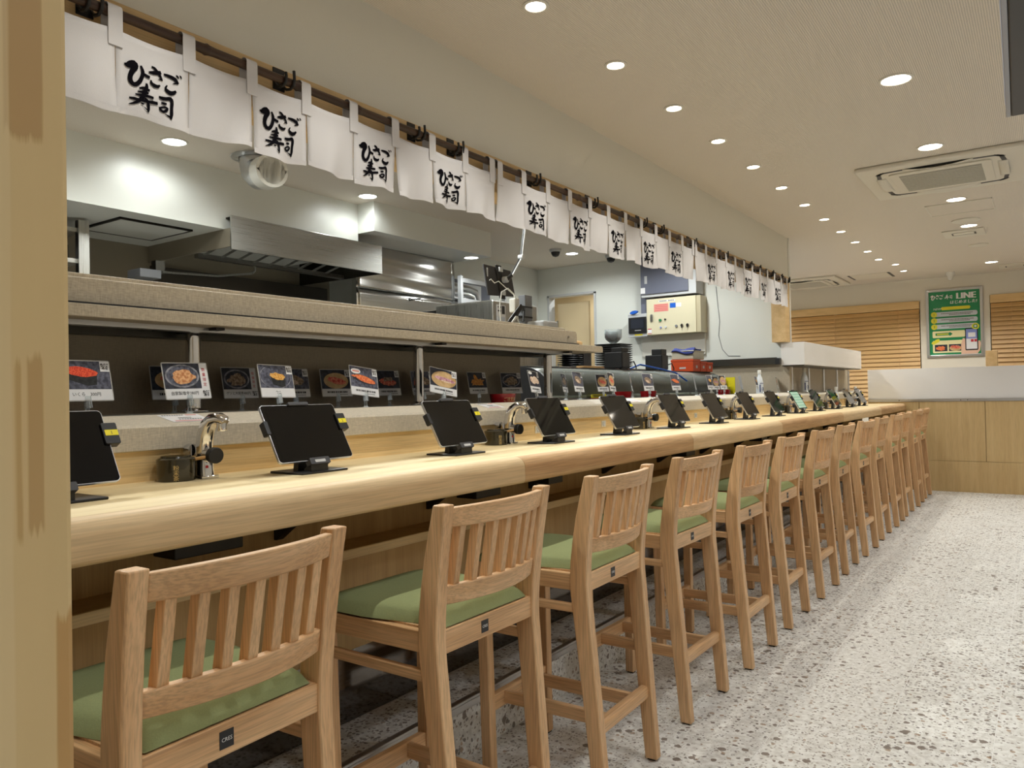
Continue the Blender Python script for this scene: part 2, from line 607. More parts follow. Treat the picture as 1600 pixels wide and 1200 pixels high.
def thing(name, label, cat, loc=(0, 0, 0), rotz=0, group=None):
    o = bpy.data.objects.new(name, None)
    C.objects.link(o)
    o.empty_display_size = 0.1
    o.location = loc
    o.rotation_euler = (0, 0, rotz)
    o['label'] = label
    o['category'] = cat
    if group: o['group'] = group
    return o

def tag(o, label, cat, group=None):
    o['label'] = label
    o['category'] = cat
    if group: o['group'] = group
    return o

def struct(o, label=None):
    o['kind'] = 'structure'
    if label: o['label'] = label
    return o

def copy_tree(o, parent=None):
    c = o.copy()
    C.objects.link(c)
    if parent:
        c.parent = parent
    for ch in list(o.children):
        copy_tree(ch, c)
    return c

def circle(cx, cy, rx, ry=None, n=24):
    ry = rx if ry is None else ry
    return [(cx + rx * math.cos(2 * math.pi * i / n), cy + ry * math.sin(2 * math.pi * i / n)) for i in range(n)]

def rrect(x0, x1, y0, y1, r, n=5):
    out = []
    for cx, cy, a in ((x1 - r, y1 - r, 0), (x0 + r, y1 - r, 90), (x0 + r, y0 + r, 180), (x1 - r, y0 + r, 270)):
        for i in range(n + 1):
            t = R(a + 90 * i / n)
            out.append((cx + r * math.cos(t), cy + r * math.sin(t)))
    return out

# flat lettering ----------------------------------------------------
_TXT = {}
def text2d(body, size=1.0, align='CENTER'):
    """triangulated glyph outlines from Blender's own font: (points, faces) in a flat plane"""
    key = (body, align)
    if key not in _TXT:
        cu = bpy.data.curves.new('lettering', 'FONT')
        cu.body = body
        cu.size = 1
        cu.resolution_u = 2
        cu.align_x = align
        ob = bpy.data.objects.new('lettering', cu)
        me = bpy.data.meshes.new_from_object(ob)
        _TXT[key] = ([(v.co.x, v.co.y) for v in me.vertices], [tuple(p.vertices) for p in me.polygons])
        bpy.data.objects.remove(ob)
        bpy.data.curves.remove(cu)
        bpy.data.meshes.remove(me)
    p, f = _TXT[key]
    return [(a * size, b * size) for a, b in p], f

STROKES = [  # brush strokes of the shop's name: (x, y, width) in the units of the sheet they were drawn on
    [(128, 212, 20), (160, 232, 60), (215, 228, 95), (268, 218, 92), (282, 262, 80), (240, 330, 66), (214, 405, 62), (222, 480, 64), (262, 532, 58), (312, 532, 52), (358, 480, 50), (388, 400, 48), (392, 330, 46), (368, 256, 30)],
    [(398, 372, 36), (440, 408, 46), (484, 432, 40)],
    [(490, 352, 26), (545, 362, 48), (600, 366, 54), (660, 362, 44)],
    [(532, 264, 22), (572, 292, 40), (618, 356, 42), (656, 420, 40), (690, 492, 16)],
    [(686, 486, 22), (655, 472, 20), (622, 470, 6)],
    [(512, 484, 18), (520, 530, 44), (560, 568, 54), (610, 586, 44), (648, 572, 20)],
    [(724, 394, 26), (790, 420, 44), (856, 452, 52), (912, 494, 56), (950, 552, 34)],
    [(944, 546, 26), (905, 548, 22), (864, 551, 6)],
    [(770, 574, 14), (744, 612, 34), (766, 656, 58), (818, 696, 62), (868, 700, 50), (912, 680, 30)],
    [(926, 422, 16), (946, 440, 28), (962, 468, 20)],
    [(984, 432, 14), (1000, 448, 24), (1010, 474, 18)],
    [(446, 540, 26), (448, 590, 44), (426, 660, 54), (398, 730, 52), (360, 786, 48), (296, 824, 34), (206, 836, 6)],
    [(350, 602, 20), (410, 606, 40), (482, 646, 34)],
    [(326, 650, 14), (390, 668, 34), (466, 692, 28)],
    [(296, 690, 16), (370, 716, 34), (460, 738, 38), (540, 766, 34)],
    [(218, 740, 24), (270, 756, 38), (360, 790, 36), (470, 826, 40), (540, 840, 42), (608, 856, 38)],
    [(424, 770, 24), (456, 812, 40), (474, 884, 40), (478, 950, 34), (474, 994, 14)],
    [(476, 976, 20), (448, 946, 16), (414, 906, 6)],
    [(366, 838, 10), (386, 852, 24), (408, 862, 14)],
    [(642, 752, 26), (690, 776, 48), (760, 786, 42), (828, 794, 54), (846, 850, 50), (838, 940, 44), (834, 1030, 46), (822, 1108, 22)],
    [(826, 1090, 30), (786, 1056, 22), (732, 1020, 6)],
    [(680, 846, 20), (718, 858, 36), (756, 864, 22)],
    [(650, 918, 26), (668, 956, 34), (712, 986, 34), (758, 968, 34), (772, 940, 30), (738, 918, 24), (690, 916, 22), (662, 926, 24)],
]
LOGO_ID = []
def logo2d(width):
    """the brush lettering, straightened, centred on (0, 0), scaled to the given width"""
    pts, faces = [], []
    LOGO_ID.clear()
    for si, st in enumerate(STROKES):
        P = [Vector((x * 1.0, -(y - 0.38 * (x - 560)) * 0.93)) for x, y, w in st]
        W = [w for _, _, w in st]
        # densify with Catmull-Rom
        Q, QW = [], []
        for i in range(len(P) - 1):
            p0, p1, p2, p3 = P[max(i - 1, 0)], P[i], P[i + 1], P[min(i + 2, len(P) - 1)]
            for k in range(3):
                t = k / 3
                Q.append(0.5 * ((2 * p1) + (p2 - p0) * t + (2 * p0 - 5 * p1 + 4 * p2 - p3) * t * t + (3 * p1 - p0 - 3 * p2 + p3) * t ** 3))
                QW.append(W[i] * (1 - t) + W[i + 1] * t)
        Q.append(P[-1])
        QW.append(W[-1])
        n0 = len(pts)
        for i, q in enumerate(Q):
            d = (Q[min(i + 1, len(Q) - 1)] - Q[max(i - 1, 0)]).normalized()
            nrm = Vector((-d.y, d.x)) * QW[i] * 0.56
            if i == 0: q = q - d * QW[i] * 0.3
            if i == len(Q) - 1: q = q + d * QW[i] * 0.3
            pts += [(q.x + nrm.x, q.y + nrm.y), (q.x - nrm.x, q.y - nrm.y)]
            LOGO_ID.extend((si, si))
        for i in range(len(Q) - 1):
            faces.append((n0 + 2 * i, n0 + 2 * i + 1, n0 + 2 * i + 3, n0 + 2 * i + 2))
    xs = [p[0] for p in pts]
    ys = [p[1] for p in pts]
    cx, cy = (min(xs) + max(xs)) / 2, (min(ys) + max(ys)) / 2
    k = width / (max(xs) - min(xs))
    return [((x - cx) * k, (y - cy) * k) for x, y in pts], faces

# ------------------------------------------------------------------ the room
CEIL = 2.70
# floor: slab with terrazzo tiles
floor = struct(bx('floor', 'grout', -6, 3.2, -2.2, 12.2, -0.1, -0.0012), 'pale terrazzo tiled floor')
TW, TL, GAP = 0.335, 0.67, 0.003
_tile = MB().box(GAP / 2, TW - GAP / 2, GAP / 2, TL - GAP / 2, -0.02, 0.0).build('tile', 'terrazzo', floor, bevel=0)
first = True
for i in range(-3, 5):
    x0 = -0.85 + TW * i
    for j in range(0, 17):
        y0 = -0.35 + TL * j + (TL / 2 if i % 2 else 0)
        if y0 > 10.4: continue
        if first:
            t = _tile
            first = False
        else:
            t = _tile.copy()
            C.objects.link(t)
        t.location = (x0, y0, 0)
# raised foot platform under the counter
plat = struct(bx('floor_platform', 'grout', -2.02, -1.676, -1.0, 10.38, -0.003, 0.190), 'raised terrazzo step running under the counter')
_rt = MB().box(-0.004, 0.0, 0.0011, TL - 0.0011, 0.001, 0.19).build('riser_tile', 'terrazzo', plat)
_tt = MB().box(0, 0.193, 0.0011, TL - 0.0011, 0.19, 0.197).build('tread_tile', 'terrazzo', plat)
for j in range(0, 17):
    y0 = -0.7 + TL * j
    if y0 + TL > 10.45: break
    for src, x in ((_rt, -1.672), (_tt, -1.885)):
        t = src if j == 0 else src.copy()
        if j: C.objects.link(t)
        t.location = (x, y0, 0)
MB().box(-1.692, -1.668, -0.7, 10.38, 0.19, 0.2).box(-1.6725, -1.6685, -0.7, 10.38, 0.165, 0.19).build('nosing_trim', 'alu', plat, bevel=0.002)

# walls, ceiling
struct(bx('ceiling', 'ceiling_paper', -6, 3.2, -2.2, 12.2, CEIL, CEIL + 0.1), 'striped beige papered ceiling')
struct(bx('wall_right', 'wall_paper', 3.0, 3.2, -2.2, 12.2, 0, CEIL))
struct(bx('wall_near', 'wall_paper', -6, 3.2, -2.2, -2.0, 0, CEIL))
struct(bx('wall_left', 'kitchen_white', -6.0, -5.9, -2.2, 12.2, 0, CEIL))
# back wall with two window openings (each filled by a blind)
YB = 11.75
wb = MB()
def wall_rects(m, rects, y0, y1):
    for a, b, c, d in rects: m.box(a, b, y0, y1, c, d)
wall_rects(wb, [(-6, -3.6, 0, CEIL), (-3.6, -1.387, 0, 0.9), (-3.6, -1.387, 2.404, CEIL), (-1.387, -0.582, 0, CEIL), (-0.582, 1.4, 0, 0.9), (-0.582, 1.4, 2.413, CEIL), (1.4, 3.2, 0, CEIL)], YB, YB + 0.15)
struct(wb.build('wall_back', 'wall_paper'), 'beige papered wall behind the wooden blinds')
for n_, (a, b) in enumerate(((-3.6, -1.387), (-0.582, 1.4)), 1):
    w = struct(bx('window_%d' % n_, 'glass_dark', a, b, YB + 0.12, YB + 0.13, 0.9, 2.41), 'dark night window behind a wooden blind')
    MB().box(a, b, YB + 0.09, YB + 0.14, 0.9, 0.93).box((a + b) / 2 - .02, (a + b) / 2 + .02, YB + 0.09, YB + 0.14, 0.93, 2.40).build('window_frame', 'mid_grey', w)

# soffit wall above the kitchen opening, wooden header, end wall of the kitchen
YK = 7.60
struct(bx('wall_soffit', 'soffit_paper', -2.14, -2.02, -1.0, YK, 2.315, CEIL), 'papered soffit wall above the kitchen opening')
hd = struct(bx('trim_1', 'header_wood', -2.15, -2.012, -1.0, YK, 2.16, 2.318), 'pale wooden header beam behind the bamboo pole')
hd.modifiers.new('b', 'BEVEL').width = 0.003
struct(bx('trim_2', 'header_wood', -2.145, -2.015, YK - 0.14, YK, 1.695, 2.16), 'pale wooden post at the far end of the kitchen opening')
struct(bx('trim_3', 'white_plastic', -2.03, -2.006, YK, YK + 0.025, 1.695, CEIL), 'thin white corner strip at the end of the kitchen wall')
# kitchen end wall with a doorway (x -4.74..-4.11, up to 2.38)
kw = MB()
for a, b, c, d in ((-5.9, -4.745, 0, CEIL), (-4.745, -4.11, 2.375, CEIL), (-4.11, -2.03, 1.55, CEIL), (-4.11, -3.1, 0, 1.55)):
    kw.box(a, b, YK, YK + 0.10, c, d)
struct(kw.build('wall_kitchen_end', 'kitchen_white'), 'glossy white kitchen wall with a doorway')
struct(bx('wall_kitchen_low', 'laminate_dark', -3.1, -2.03, YK + 0.02, YK + 0.1, 0, 1.50), 'taupe lower wall beyond the serving case')
struct(bx('trim_4', 'steel_dark', -3.1, -2.14, YK - 0.03, YK + 0.05, 1.49, 1.555), 'stainless band along the foot of the white kitchen wall')
d1 = struct(MB().box(-4.745, -4.72, YK - 0.012, YK + 0.11, 0, 2.375).box(-4.135, -4.11, YK - 0.012, YK + 0.11, 0, 2.375).box(-4.745, -4.11, YK - 0.012, YK + 0.11, 2.36, 2.385).build('door_1', 'light_grey'), 'kitchen doorway with a cream door standing open')
bx('door_leaf', 'door_cream', -4.69, -4.28, YK + 0.13, YK + 0.17, 0.02, 2.30, d1)
bx('door_leaf', 'door_light', -4.27, -4.05, YK + 0.6, YK + 0.64, 0.02, 2.36, d1)
MB().box(-4.70, -4.685, YK + 0.11, YK + 0.13, 2.0, 2.1).box(-4.70, -4.685, YK + 0.11, YK + 0.13, 1.5, 1.6).build('hinge', 'steel_z', d1)
struct(bx('wall_passage', 'door_cream', -5.9, -3.2, YK + 1.1, YK + 1.2, 0, CEIL), 'cream passage wall seen through the kitchen doorway')
# kitchen bulkheads
struct(bx('wall_bulkhead', 'kitchen_white', -5.9, -4.23, -1.0, 4.10, 2.325, CEIL), 'white bulkhead above the cooking line')
struct(bx('wall_kitchen_corner', 'kitchen_white', -5.9, -4.88, 5.62, YK, 0, CEIL), 'white kitchen wall by the doorway')
struct(bx('wall_box_bulkhead', 'kitchen_white', -5.0, -4.06, 4.10, 5.56, 2.48, CEIL), 'boxed white bulkhead beside the stainless hood')
hatch = struct(MB().box(-4.855, -4.39, 2.37, 2.385, 2.313, 2.326).box(-4.855, -4.39, 2.82, 2.835, 2.313, 2.326).box(-4.855, -4.84, 2.385, 2.82, 2.313, 2.326).box(-4.405, -4.39, 2.385, 2.82, 2.313, 2.326).build('trim_5', 'steel_soot'), 'dark frame of the ceiling hatch under the bulkhead')
bx('hatch_panel', 'kitchen_white', -4.84, -4.405, 2.385, 2.82, 2.3145, 2.324, hatch)
struct(bx('wall_kitchen_rear', 'sheet_taupe', -5.2, -5.11, -1.0, 4.6, 0, 2.325), 'stainless clad rear wall of the kitchen')
# far dining partition
pt = struct(MB().box(-1.83, 1.6, 10.42, 10.56, 0, 1.062).build('wall_partition', 'partition_wood'), 'low oak partition closing the far end of the counter')
for a, b in ((-1.83, -1.268), (-1.262, -0.591), (-0.585, 0.09), (0.096, 0.77), (0.776, 1.6)):
    bx('panel', 'partition_wood', a, b, 10.40, 10.42, 0.362, 1.06, pt, 0.0015)
bx('panel', 'partition_wood', -1.83, 1.6, 10.40, 10.42, 0.0, 0.359, pt, 0.0015)
# near wooden post beside the camera
m, nt, b = base('near_post_wood')
src = MATS['post_wood'].node_tree
b.inputs['Roughness'].default_value = 0.5
geo = N(nt, 'ShaderNodeTexCoord')
mp = N(nt, 'ShaderNodeMapping')
mp.inputs['Scale'].default_value = (14, 14, 0.7)
n1 = N(nt, 'ShaderNodeTexNoise')
n1.inputs['Scale'].default_value = 1
n1.inputs['Detail'].default_value = 3
nt.links.new(geo.outputs['Object'], mp.inputs['Vector'])
nt.links.new(mp.outputs['Vector'], n1.inputs['Vector'])
mx = N(nt, 'ShaderNodeMix', data_type='RGBA')
mx.inputs['A'].default_value = lin((208, 180, 128))
mx.inputs['B'].default_value = lin((220, 194, 144))
nt.links.new(n1.outputs['Fac'], mx.inputs['Factor'])
colr = mx.outputs['Result']
sep = N(nt, 'ShaderNodeSeparateXYZ')
mp2 = N(nt, 'ShaderNodeMapping')
mp2.inputs['Scale'].default_value = (90, 260, 8)
n2 = N(nt, 'ShaderNodeTexNoise')
n2.inputs['Scale'].default_value = 1
nt.links.new(geo.outputs['Object'], mp2.inputs['Vector'])
nt.links.new(mp2.outputs['Vector'], n2.inputs['Vector'])
nt.links.new(geo.outputs['Object'], sep.inputs[0])
def band(axis, lo, hi, soft, wob):
    """soft 0..1 mask of a band along an axis with a ragged edge"""
    a1 = N(nt, 'ShaderNodeMath', operation='MULTIPLY_ADD')
    nt.links.new(n2.outputs['Fac'], a1.inputs[0])
    a1.inputs[1].default_value = wob
    nt.links.new(sep.outputs[axis], a1.inputs[2])
    c = N(nt, 'ShaderNodeMath', operation='SUBTRACT')
    nt.links.new(a1.outputs[0], c.inputs[0])
    c.inputs[1].default_value = (lo + hi) / 2 + wob * .5
    ab = N(nt, 'ShaderNodeMath', operation='ABSOLUTE')
    nt.links.new(c.outputs[0], ab.inputs[0])
    mr = N(nt, 'ShaderNodeMapRange')
    mr.inputs['From Min'].default_value = (hi - lo) / 2 + soft
    mr.inputs['From Max'].default_value = (hi - lo) / 2 - soft
    nt.links.new(ab.outputs[0], mr.inputs['Value'])
    return mr.outputs['Result']
for (ya, yb, za, zb_, colr2, amt) in ((0.292, 0.3235, 1.482, 1.66, (176, 138, 86), 0.75), (0.299, 0.304, 1.13, 1.285, (186, 148, 92), 0.7), (0.3085, 0.3215, 1.14, 1.29, (180, 142, 88), 0.7), (0.330, 0.345, 0.3, 1.06, (184, 140, 80), 0.8), (0.27, 0.2965, 0.2, 2.7, (224, 202, 158), 0.5)):
    mm = N(nt, 'ShaderNodeMath', operation='MULTIPLY')
    nt.links.new(band(1, ya, yb, 0.001, 0.003), mm.inputs[0])
    nt.links.new(band(2, za, zb_, 0.004, 0.03), mm.inputs[1])
    m3 = N(nt, 'ShaderNodeMath', operation='MULTIPLY')
    nt.links.new(mm.outputs[0], m3.inputs[0])
    m3.inputs[1].default_value = amt
    mc = N(nt, 'ShaderNodeMix', data_type='RGBA')
    nt.links.new(m3.outputs[0], mc.inputs['Factor'])
    nt.links.new(colr, mc.inputs['A'])
    mc.inputs['B'].default_value = lin(colr2)
    colr = mc.outputs['Result']
nt.links.new(colr, b.inputs['Base Color'])
np_ = bx('near_post', 'near_post_wood', -0.85, -0.726, 0.222, 0.346, 0, CEIL, bevel=0.006)
np_['kind'] = 'structure'
np_['label'] = 'pale wooden post with touched-up patches at the left edge'

# ------------------------------------------------------------------ downlights
def ordinal(i):
    return ['first', 'second', 'third', 'fourth', 'fifth', 'sixth', 'seventh', 'eighth', 'ninth', 'tenth', 'eleventh', 'twelfth', 'thirteenth', 'fourteenth', 'fifteenth', 'sixteenth', 'seventeenth', 'eighteenth'][i]

_dl = {}
def downlight(kind, x, y, z, label, group, watt, colr, cone, lens='lens_warm'):
    rad = {'small': 0.036, 'large': 0.062, 'kitchen': 0.06}[kind]
    t = thing('downlight', label, 'ceiling light', (x, y, z), 0, group)
    if kind not in _dl:
        ring = MB().lathe([(rad + 0.014, 0.0), (rad + 0.014, -0.004), (rad + 0.003, -0.006), (rad, -0.001)], 28).build('ring', 'lamp_ring', t, True)
        lens_o = MB().flat([(rad * math.cos(-a), rad * math.sin(-a), -0.0025) for a in [2 * math.pi * k / 28 for k in range(28)]]).build('lens', lens, t)
        _dl[kind] = (ring, lens_o)
    else:
        for s_ in _dl[kind]:
            c = s_.copy()
            C.objects.link(c)
            c.parent = t
    L = bpy.data.lights.new('lamp', 'SPOT')
    L.energy = watt
    L.color = colr
    L.spot_size = R(cone)
    L.spot_blend = 0.55
    L.shadow_soft_size = rad * (0.45 if kind == 'small' else 0.8)
    lo = bpy.data.objects.new('lamp', L)
    C.objects.link(lo)
    lo.parent = t
    lo.location = (0, 0, -0.012)
    return t

for k in range(-2, 12):
    y = 2.415 + 0.65 * k
    if k < 0:
        lab = 'small round downlight above the counter, out of the picture behind the post, number %s' % ordinal(-k - 1)
    else:
        lab = '%s small round downlight of the long row above the counter' % ordinal(k)
    downlight('small', -1.535, y, CEIL, lab, 'small downlights above the counter', SMALL_W, WARM, 96)
for i, (x, y) in enumerate(((-1.44, 10.1), (-1.44, 10.74))):
    downlight('small', x, y, CEIL, ('brighter small downlight ending the counter row', 'small downlight nearest the left blind, last of the row')[i], 'small downlights above the counter', SMALL_W * 1.8, WARM, 130)
for i, (x, y) in enumerate(((-0.55, 4.02), (-0.545, 5.28), (-0.545, 6.9), (-0.545, 8.11), (-0.50, 10.7))):
    downlight('large', x, y, CEIL, ('large round downlight nearest the camera on the open ceiling', 'large round downlight touching the front edge of the big ceiling unit', 'large round downlight just beyond the big ceiling unit', 'large round downlight in front of the small ceiling vent', 'large round downlight above the green poster')[i], 'large downlights over the aisle', LARGE_W, NEUTRAL, 130)
for i, (x, y) in enumerate(((-2.55, 8.9), (-3.7, 8.9), (-3.9, 10.8), (-2.9, 9.9))):
    downlight('large', x, y, CEIL, 'added unseen large downlight in the side aisle behind the kitchen end wall, %s' % ordinal(i), 'added large downlights of the side aisle', LARGE_W * 2.2, NEUTRAL, 160)  # unseen lamps added to brighten the far wall, blinds and ceiling
# unseen lamps added outside the view to raise the room's bounce light
for i, (x, y) in enumerate(((-0.55, 2.4), (-0.4, 0.9), (-0.2, -0.8), (1.0, -0.8), (1.0, 0.9), (1.0, 2.6), (1.0, 4.3), (1.0, 6.0), (1.0, 7.7), (1.0, 9.4), (2.2, 0.0), (2.2, 2.0), (2.2, 4.0), (2.2, 6.0), (2.2, 8.0), (2.2, 10.0), (0.6, 11.1), (0.6, 8.6))):
    downlight('large', x, y, CEIL, 'added large round downlight outside the picture, %s of its rows' % ordinal(i), 'added large downlights outside the picture', LARGE_W, NEUTRAL, 130)
for i, (x, y, z, lab) in enumerate(((-3.975, 2.46, CEIL, 'kitchen downlight below the first lettered curtain panel'), (-3.99, 3.97, CEIL, 'kitchen downlight in front of the boxed bulkhead'), (-4.2, 5.45, 2.48, 'kitchen downlight under the boxed bulkhead'), (-4.02, 6.93, CEIL, 'kitchen downlight beside the dark dome camera'), (-3.0, 1.0, CEIL, 'added kitchen downlight hidden behind the near post'), (-2.95, 5.6, CEIL, 'added kitchen downlight hidden above the serving case'), (-2.95, 3.3, CEIL, 'added kitchen downlight hidden above the canopy'), (-4.35, 8.2, CEIL, 'downlight in the passage beyond the kitchen door'), (-2.95, 6.75, CEIL, 'added kitchen downlight hidden behind the farthest curtain'), (-3.2, 2.2, CEIL, 'added kitchen downlight hidden behind the nearest curtain'))):
    downlight('kitchen', x, y, z, lab, 'kitchen downlights', KITCHEN_W * (0.2, 0.17, 0.35, 0.7, 2.4, 2.0, 2.4, 0.9, 1.2, 2.0)[i], COOL, 165, 'lens_cool')  # the hidden kitchen lamps are unseen extras, added to brighten the kitchen
# ------------------------------------------------------------------ ceiling fittings
def cassette(x0, x1, y0, y1, label):
    cx, cy = (x0 + x1) / 2, (y0 + y1) / 2
    h = (x1 - x0) / 2
    t = thing('ceiling_air_conditioner', label, 'air conditioner', (cx, cy, CEIL))
    MB().prism(rrect(-h, h, -h, h, 0.02), 'Z', -0.03, 0).build('panel', 'ac_white', t, bevel=0.012)
    MB().prism(rrect(-h * .62, h * .62, -h * .62, h * .62, 0.03), 'Z', -0.04, -0.03).build('grille_frame', 'ac_white', t, bevel=0.004)
    g = bx('grille', 'ac_grille', -h * .5, h * .5, -h * .5, h * .5, -0.042, -0.04, t)
    for k in range(1, 12):
        y = -h * .5 + h * k / 12
        bx('grille_bar', 'ac_white', -h * .5, h * .5, y - .002, y + .002, -0.044, -0.042, g)
    for a in range(4):
        rm = Matrix.Rotation(R(90 * a), 4, 'Z')
        slot = MB()
        pts = [(-h * .78, h * .66), (-h * .70, h * .76), (-h * .3, h * .80), (h * .3, h * .80), (h * .70, h * .76), (h * .78, h * .66), (h * .74, h * .64), (h * .66, h * .71), (h * .3, h * .74), (-h * .3, h * .74), (-h * .66, h * .71), (-h * .74, h * .64)]
        slot.prism([tuple((rm @ Vector((p[0], p[1], 0)))[:2]) for p in pts], 'Z', -0.0315, -0.03)
        slot.build('air_slot', 'dark_grey', t)
        fl = MB()
        def F_(u, v):
            x = (-0.42 + 0.84 * u) * h
            y = h * (0.80 - 0.12 * v) 
            z = -0.033 - 0.022 * math.sin(math.pi * u) * (1 - v)
            return tuple(rm @ Vector((x, y, z)))
        fl.grid(F_, 10, 3)
        f = fl.build('louvre_flap', 'ac_white', t, True)
        sm = f.modifiers.new('solid', 'SOLIDIFY')
        sm.thickness = 0.004
    return t
cassette(-1.02, -0.07, 5.5, 6.45, 'large square ceiling air conditioner with grey grille at upper right')
cassette(-3.15, -2.2, 10.5, 11.45, 'square ceiling air conditioner beyond the end of the curtain')
def hatch_c(x0, x1, y0, y1, label):
    t = thing('access_hatch', label, 'hatch', ((x0 + x1) / 2, (y0 + y1) / 2, CEIL))
    hx, hy = (x1 - x0) / 2, (y1 - y0) / 2
    bx('hatch_board', 'ceiling_paper', -hx + .006, hx - .006, -hy + .006, hy - .006, -0.004, 0, t)
    fr = MB()
    for a, b, c, d in ((-hx, hx, -hy, -hy + .006), (-hx, hx, hy - .006, hy), (-hx, -hx + .006, -hy, hy), (hx - .006, hx, -hy, hy)):
        fr.box(a, b, c, d, -0.007, 0)
    fr.build('frame', 'ac_white', t)
hatch_c(-0.775, -0.312, 7.01, 7.46, 'square ceiling access hatch behind the big ceiling unit')
h2 = thing('slot_vent', 'rectangular ceiling panel with dark side slots near the left blind', 'vent', (-1.85, 10.95, CEIL))
bx('vent_board', 'ac_white', -0.22, 0.22, -0.225, 0.225, -0.006, 0, h2, 0.002)
for sx in (-1, 1):
    bx('slot', 'dark_grey', sx * .235 - .015, sx * .235 + .015, -0.225, 0.225, -0.004, 0, h2)
for lab, x, y in (('small white ceiling vent with a dark slot behind the ceiling unit', -0.61, 8.46), ('white ceiling vent with a dark slot at the right edge over the blind', -0.28, 11.2)):
    t = thing('ceiling_vent', lab, 'vent', (x, y, CEIL))
    bx('plate', 'ac_white', -0.17, 0.17, -0.185, 0.185, -0.012, 0, t, 0.004)
    MB().box(-0.1, 0.1, 0.02, 0.05, -0.014, -0.011).box(-0.1, -0.085, -0.06, 0.02, -0.014, -0.011).box(0.085, 0.1, -0.06, 0.05, -0.014, -0.011).build('slot', 'dark_grey', t)
    bx('flap', 'ac_white', -0.085, 0.085, -0.09, 0.015, -0.018, -0.012, t, 0.003)
for lab, x, y, r_ in (('flat round ceiling plate between hatch and vent', -0.55, 7.83, 0.11), ('flat round smoke detector beyond the small vent', -0.545, 9.28, 0.09)):
    o = MB().lathe([(r_, 0), (r_, -0.008), (r_ * .8, -0.016), (0.02, -0.02)], 28, (0, 0, 0), False, True).build('ceiling_disc', 'ac_white', None, True, loc=(x, y, CEIL))
    tag(o, lab, 'detector')
o = MB().lathe([(0.05, 0), (0.05, -0.03), (0.035, -0.05), (0.03, -0.085), (0.012, -0.1)], 20, (0, 0, 0), False, True).build('ceiling_sensor', 'white_plastic', None, True, loc=(-0.98, 11.3, CEIL))
tag(o, 'small white dome sensor on the ceiling above the poster', 'sensor')
# television hung at the right edge
tv = thing('television', 'wall television seen edge-on at the upper right corner', 'television', (-0.076, 2.573, 2.0))
tv.rotation_euler = (0, 0, math.atan2(0.02, 0.85))
bx('panel', 'black_plastic', 0.012, 0.05, -0.95, 0, 0.0, 0.55, tv, 0.004)
bx('bezel', 'tv_silver', 0.0, 0.012, -0.95, 0, 0.0, 0.55, tv, 0.002)
bx('screen', 'screen_glow', -0.001, 0.0, -0.93, -0.02, 0.03, 0.53, tv)
hs_ = bx('rear_housing', 'dark_grey', 0.05, 0.09, -0.8, -0.12, 0.05, 0.42, tv, 0.006)
for k in range(4):
    bx('port', 'black_plastic', 0.056, 0.082, -0.2 - .07 * k, -0.165 - .07 * k, 0.047, 0.051, hs_)
bx('wall_arm', 'black_metal', 0.09, 0.2, -0.55, -0.4, 0.15, 0.7, tv)

# ------------------------------------------------------------------ counter
ZC0, ZC1, XF, XBK = 0.958, 1.043, -1.405, -1.915
ct = thing('sushi_counter', 'long pale wooden sushi counter with rounded front edge', 'counter', (-1.66, 5.0, 0))
def off(o, root=None):
    """children are written in room coordinates; shift them under their root"""
    rl = (root or o.parent).location
    o.location = Vector(o.location) - rl
    return o
seams = [-1.0, 2.09, 3.55, 5.08, 6.9, 8.7, 10.398]
for i in range(len(seams) - 1):
    a, b_ = seams[i] + 0.0006, seams[i + 1] - 0.0006
    off(bx('top_board', 'counter_wood', XBK, XF - 0.045, a, b_, ZC1 - 0.04, ZC1, ct))
    xs = XF - 0.045
    poly = [(xs, ZC1), (xs, ZC0), (XF - 0.012, ZC0)]
    for k in range(4):
        t_ = R(-90 + 90 * k / 3)
        poly.append((XF - 0.012 + 0.012 * math.cos(t_), ZC0 + 0.012 + 0.012 * math.sin(t_)))
    for k in range(9):
        t_ = R(0 + 90 * k / 8)
        poly.append((XF - 0.034 + 0.034 * math.cos(t_), ZC1 - 0.034 + 0.034 * math.sin(t_)))
    off(MB().prism([(p[0], p[1]) for p in poly], 'Y', a, b_).build('front_nosing', ('nosing_pale', 'nosing_brown', 'nosing_pale', 'nosing_brown', 'nosing_pale', 'nosing_brown')[i], ct, True))
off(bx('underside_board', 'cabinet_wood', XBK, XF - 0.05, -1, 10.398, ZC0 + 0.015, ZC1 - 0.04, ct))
# splash strip, laminate ledge
lg_ = thing('conveyor_ledge', 'linen laminate ledge on a wooden splash strip along the counter back', 'ledge', (-1.95, 5.0, 1.02))
for i in range(7):
    a = -1.0 + 1.63 * i
    off(bx('splash_strip', 'strip_wood', -1.935, XBK, a + .0008, min(a + 1.63, 10.398) - .0008, ZC1, 1.124, lg_))
off(MB().prism([(-2.03, 1.10), (-1.90, 1.1245), (-1.898, 1.182), (-1.903, 1.190), (-1.985, 1.2125), (-2.03, 1.2125)][::1], 'Y', -1.0, 10.398).build('laminate_board', 'ledge_laminate', lg_))
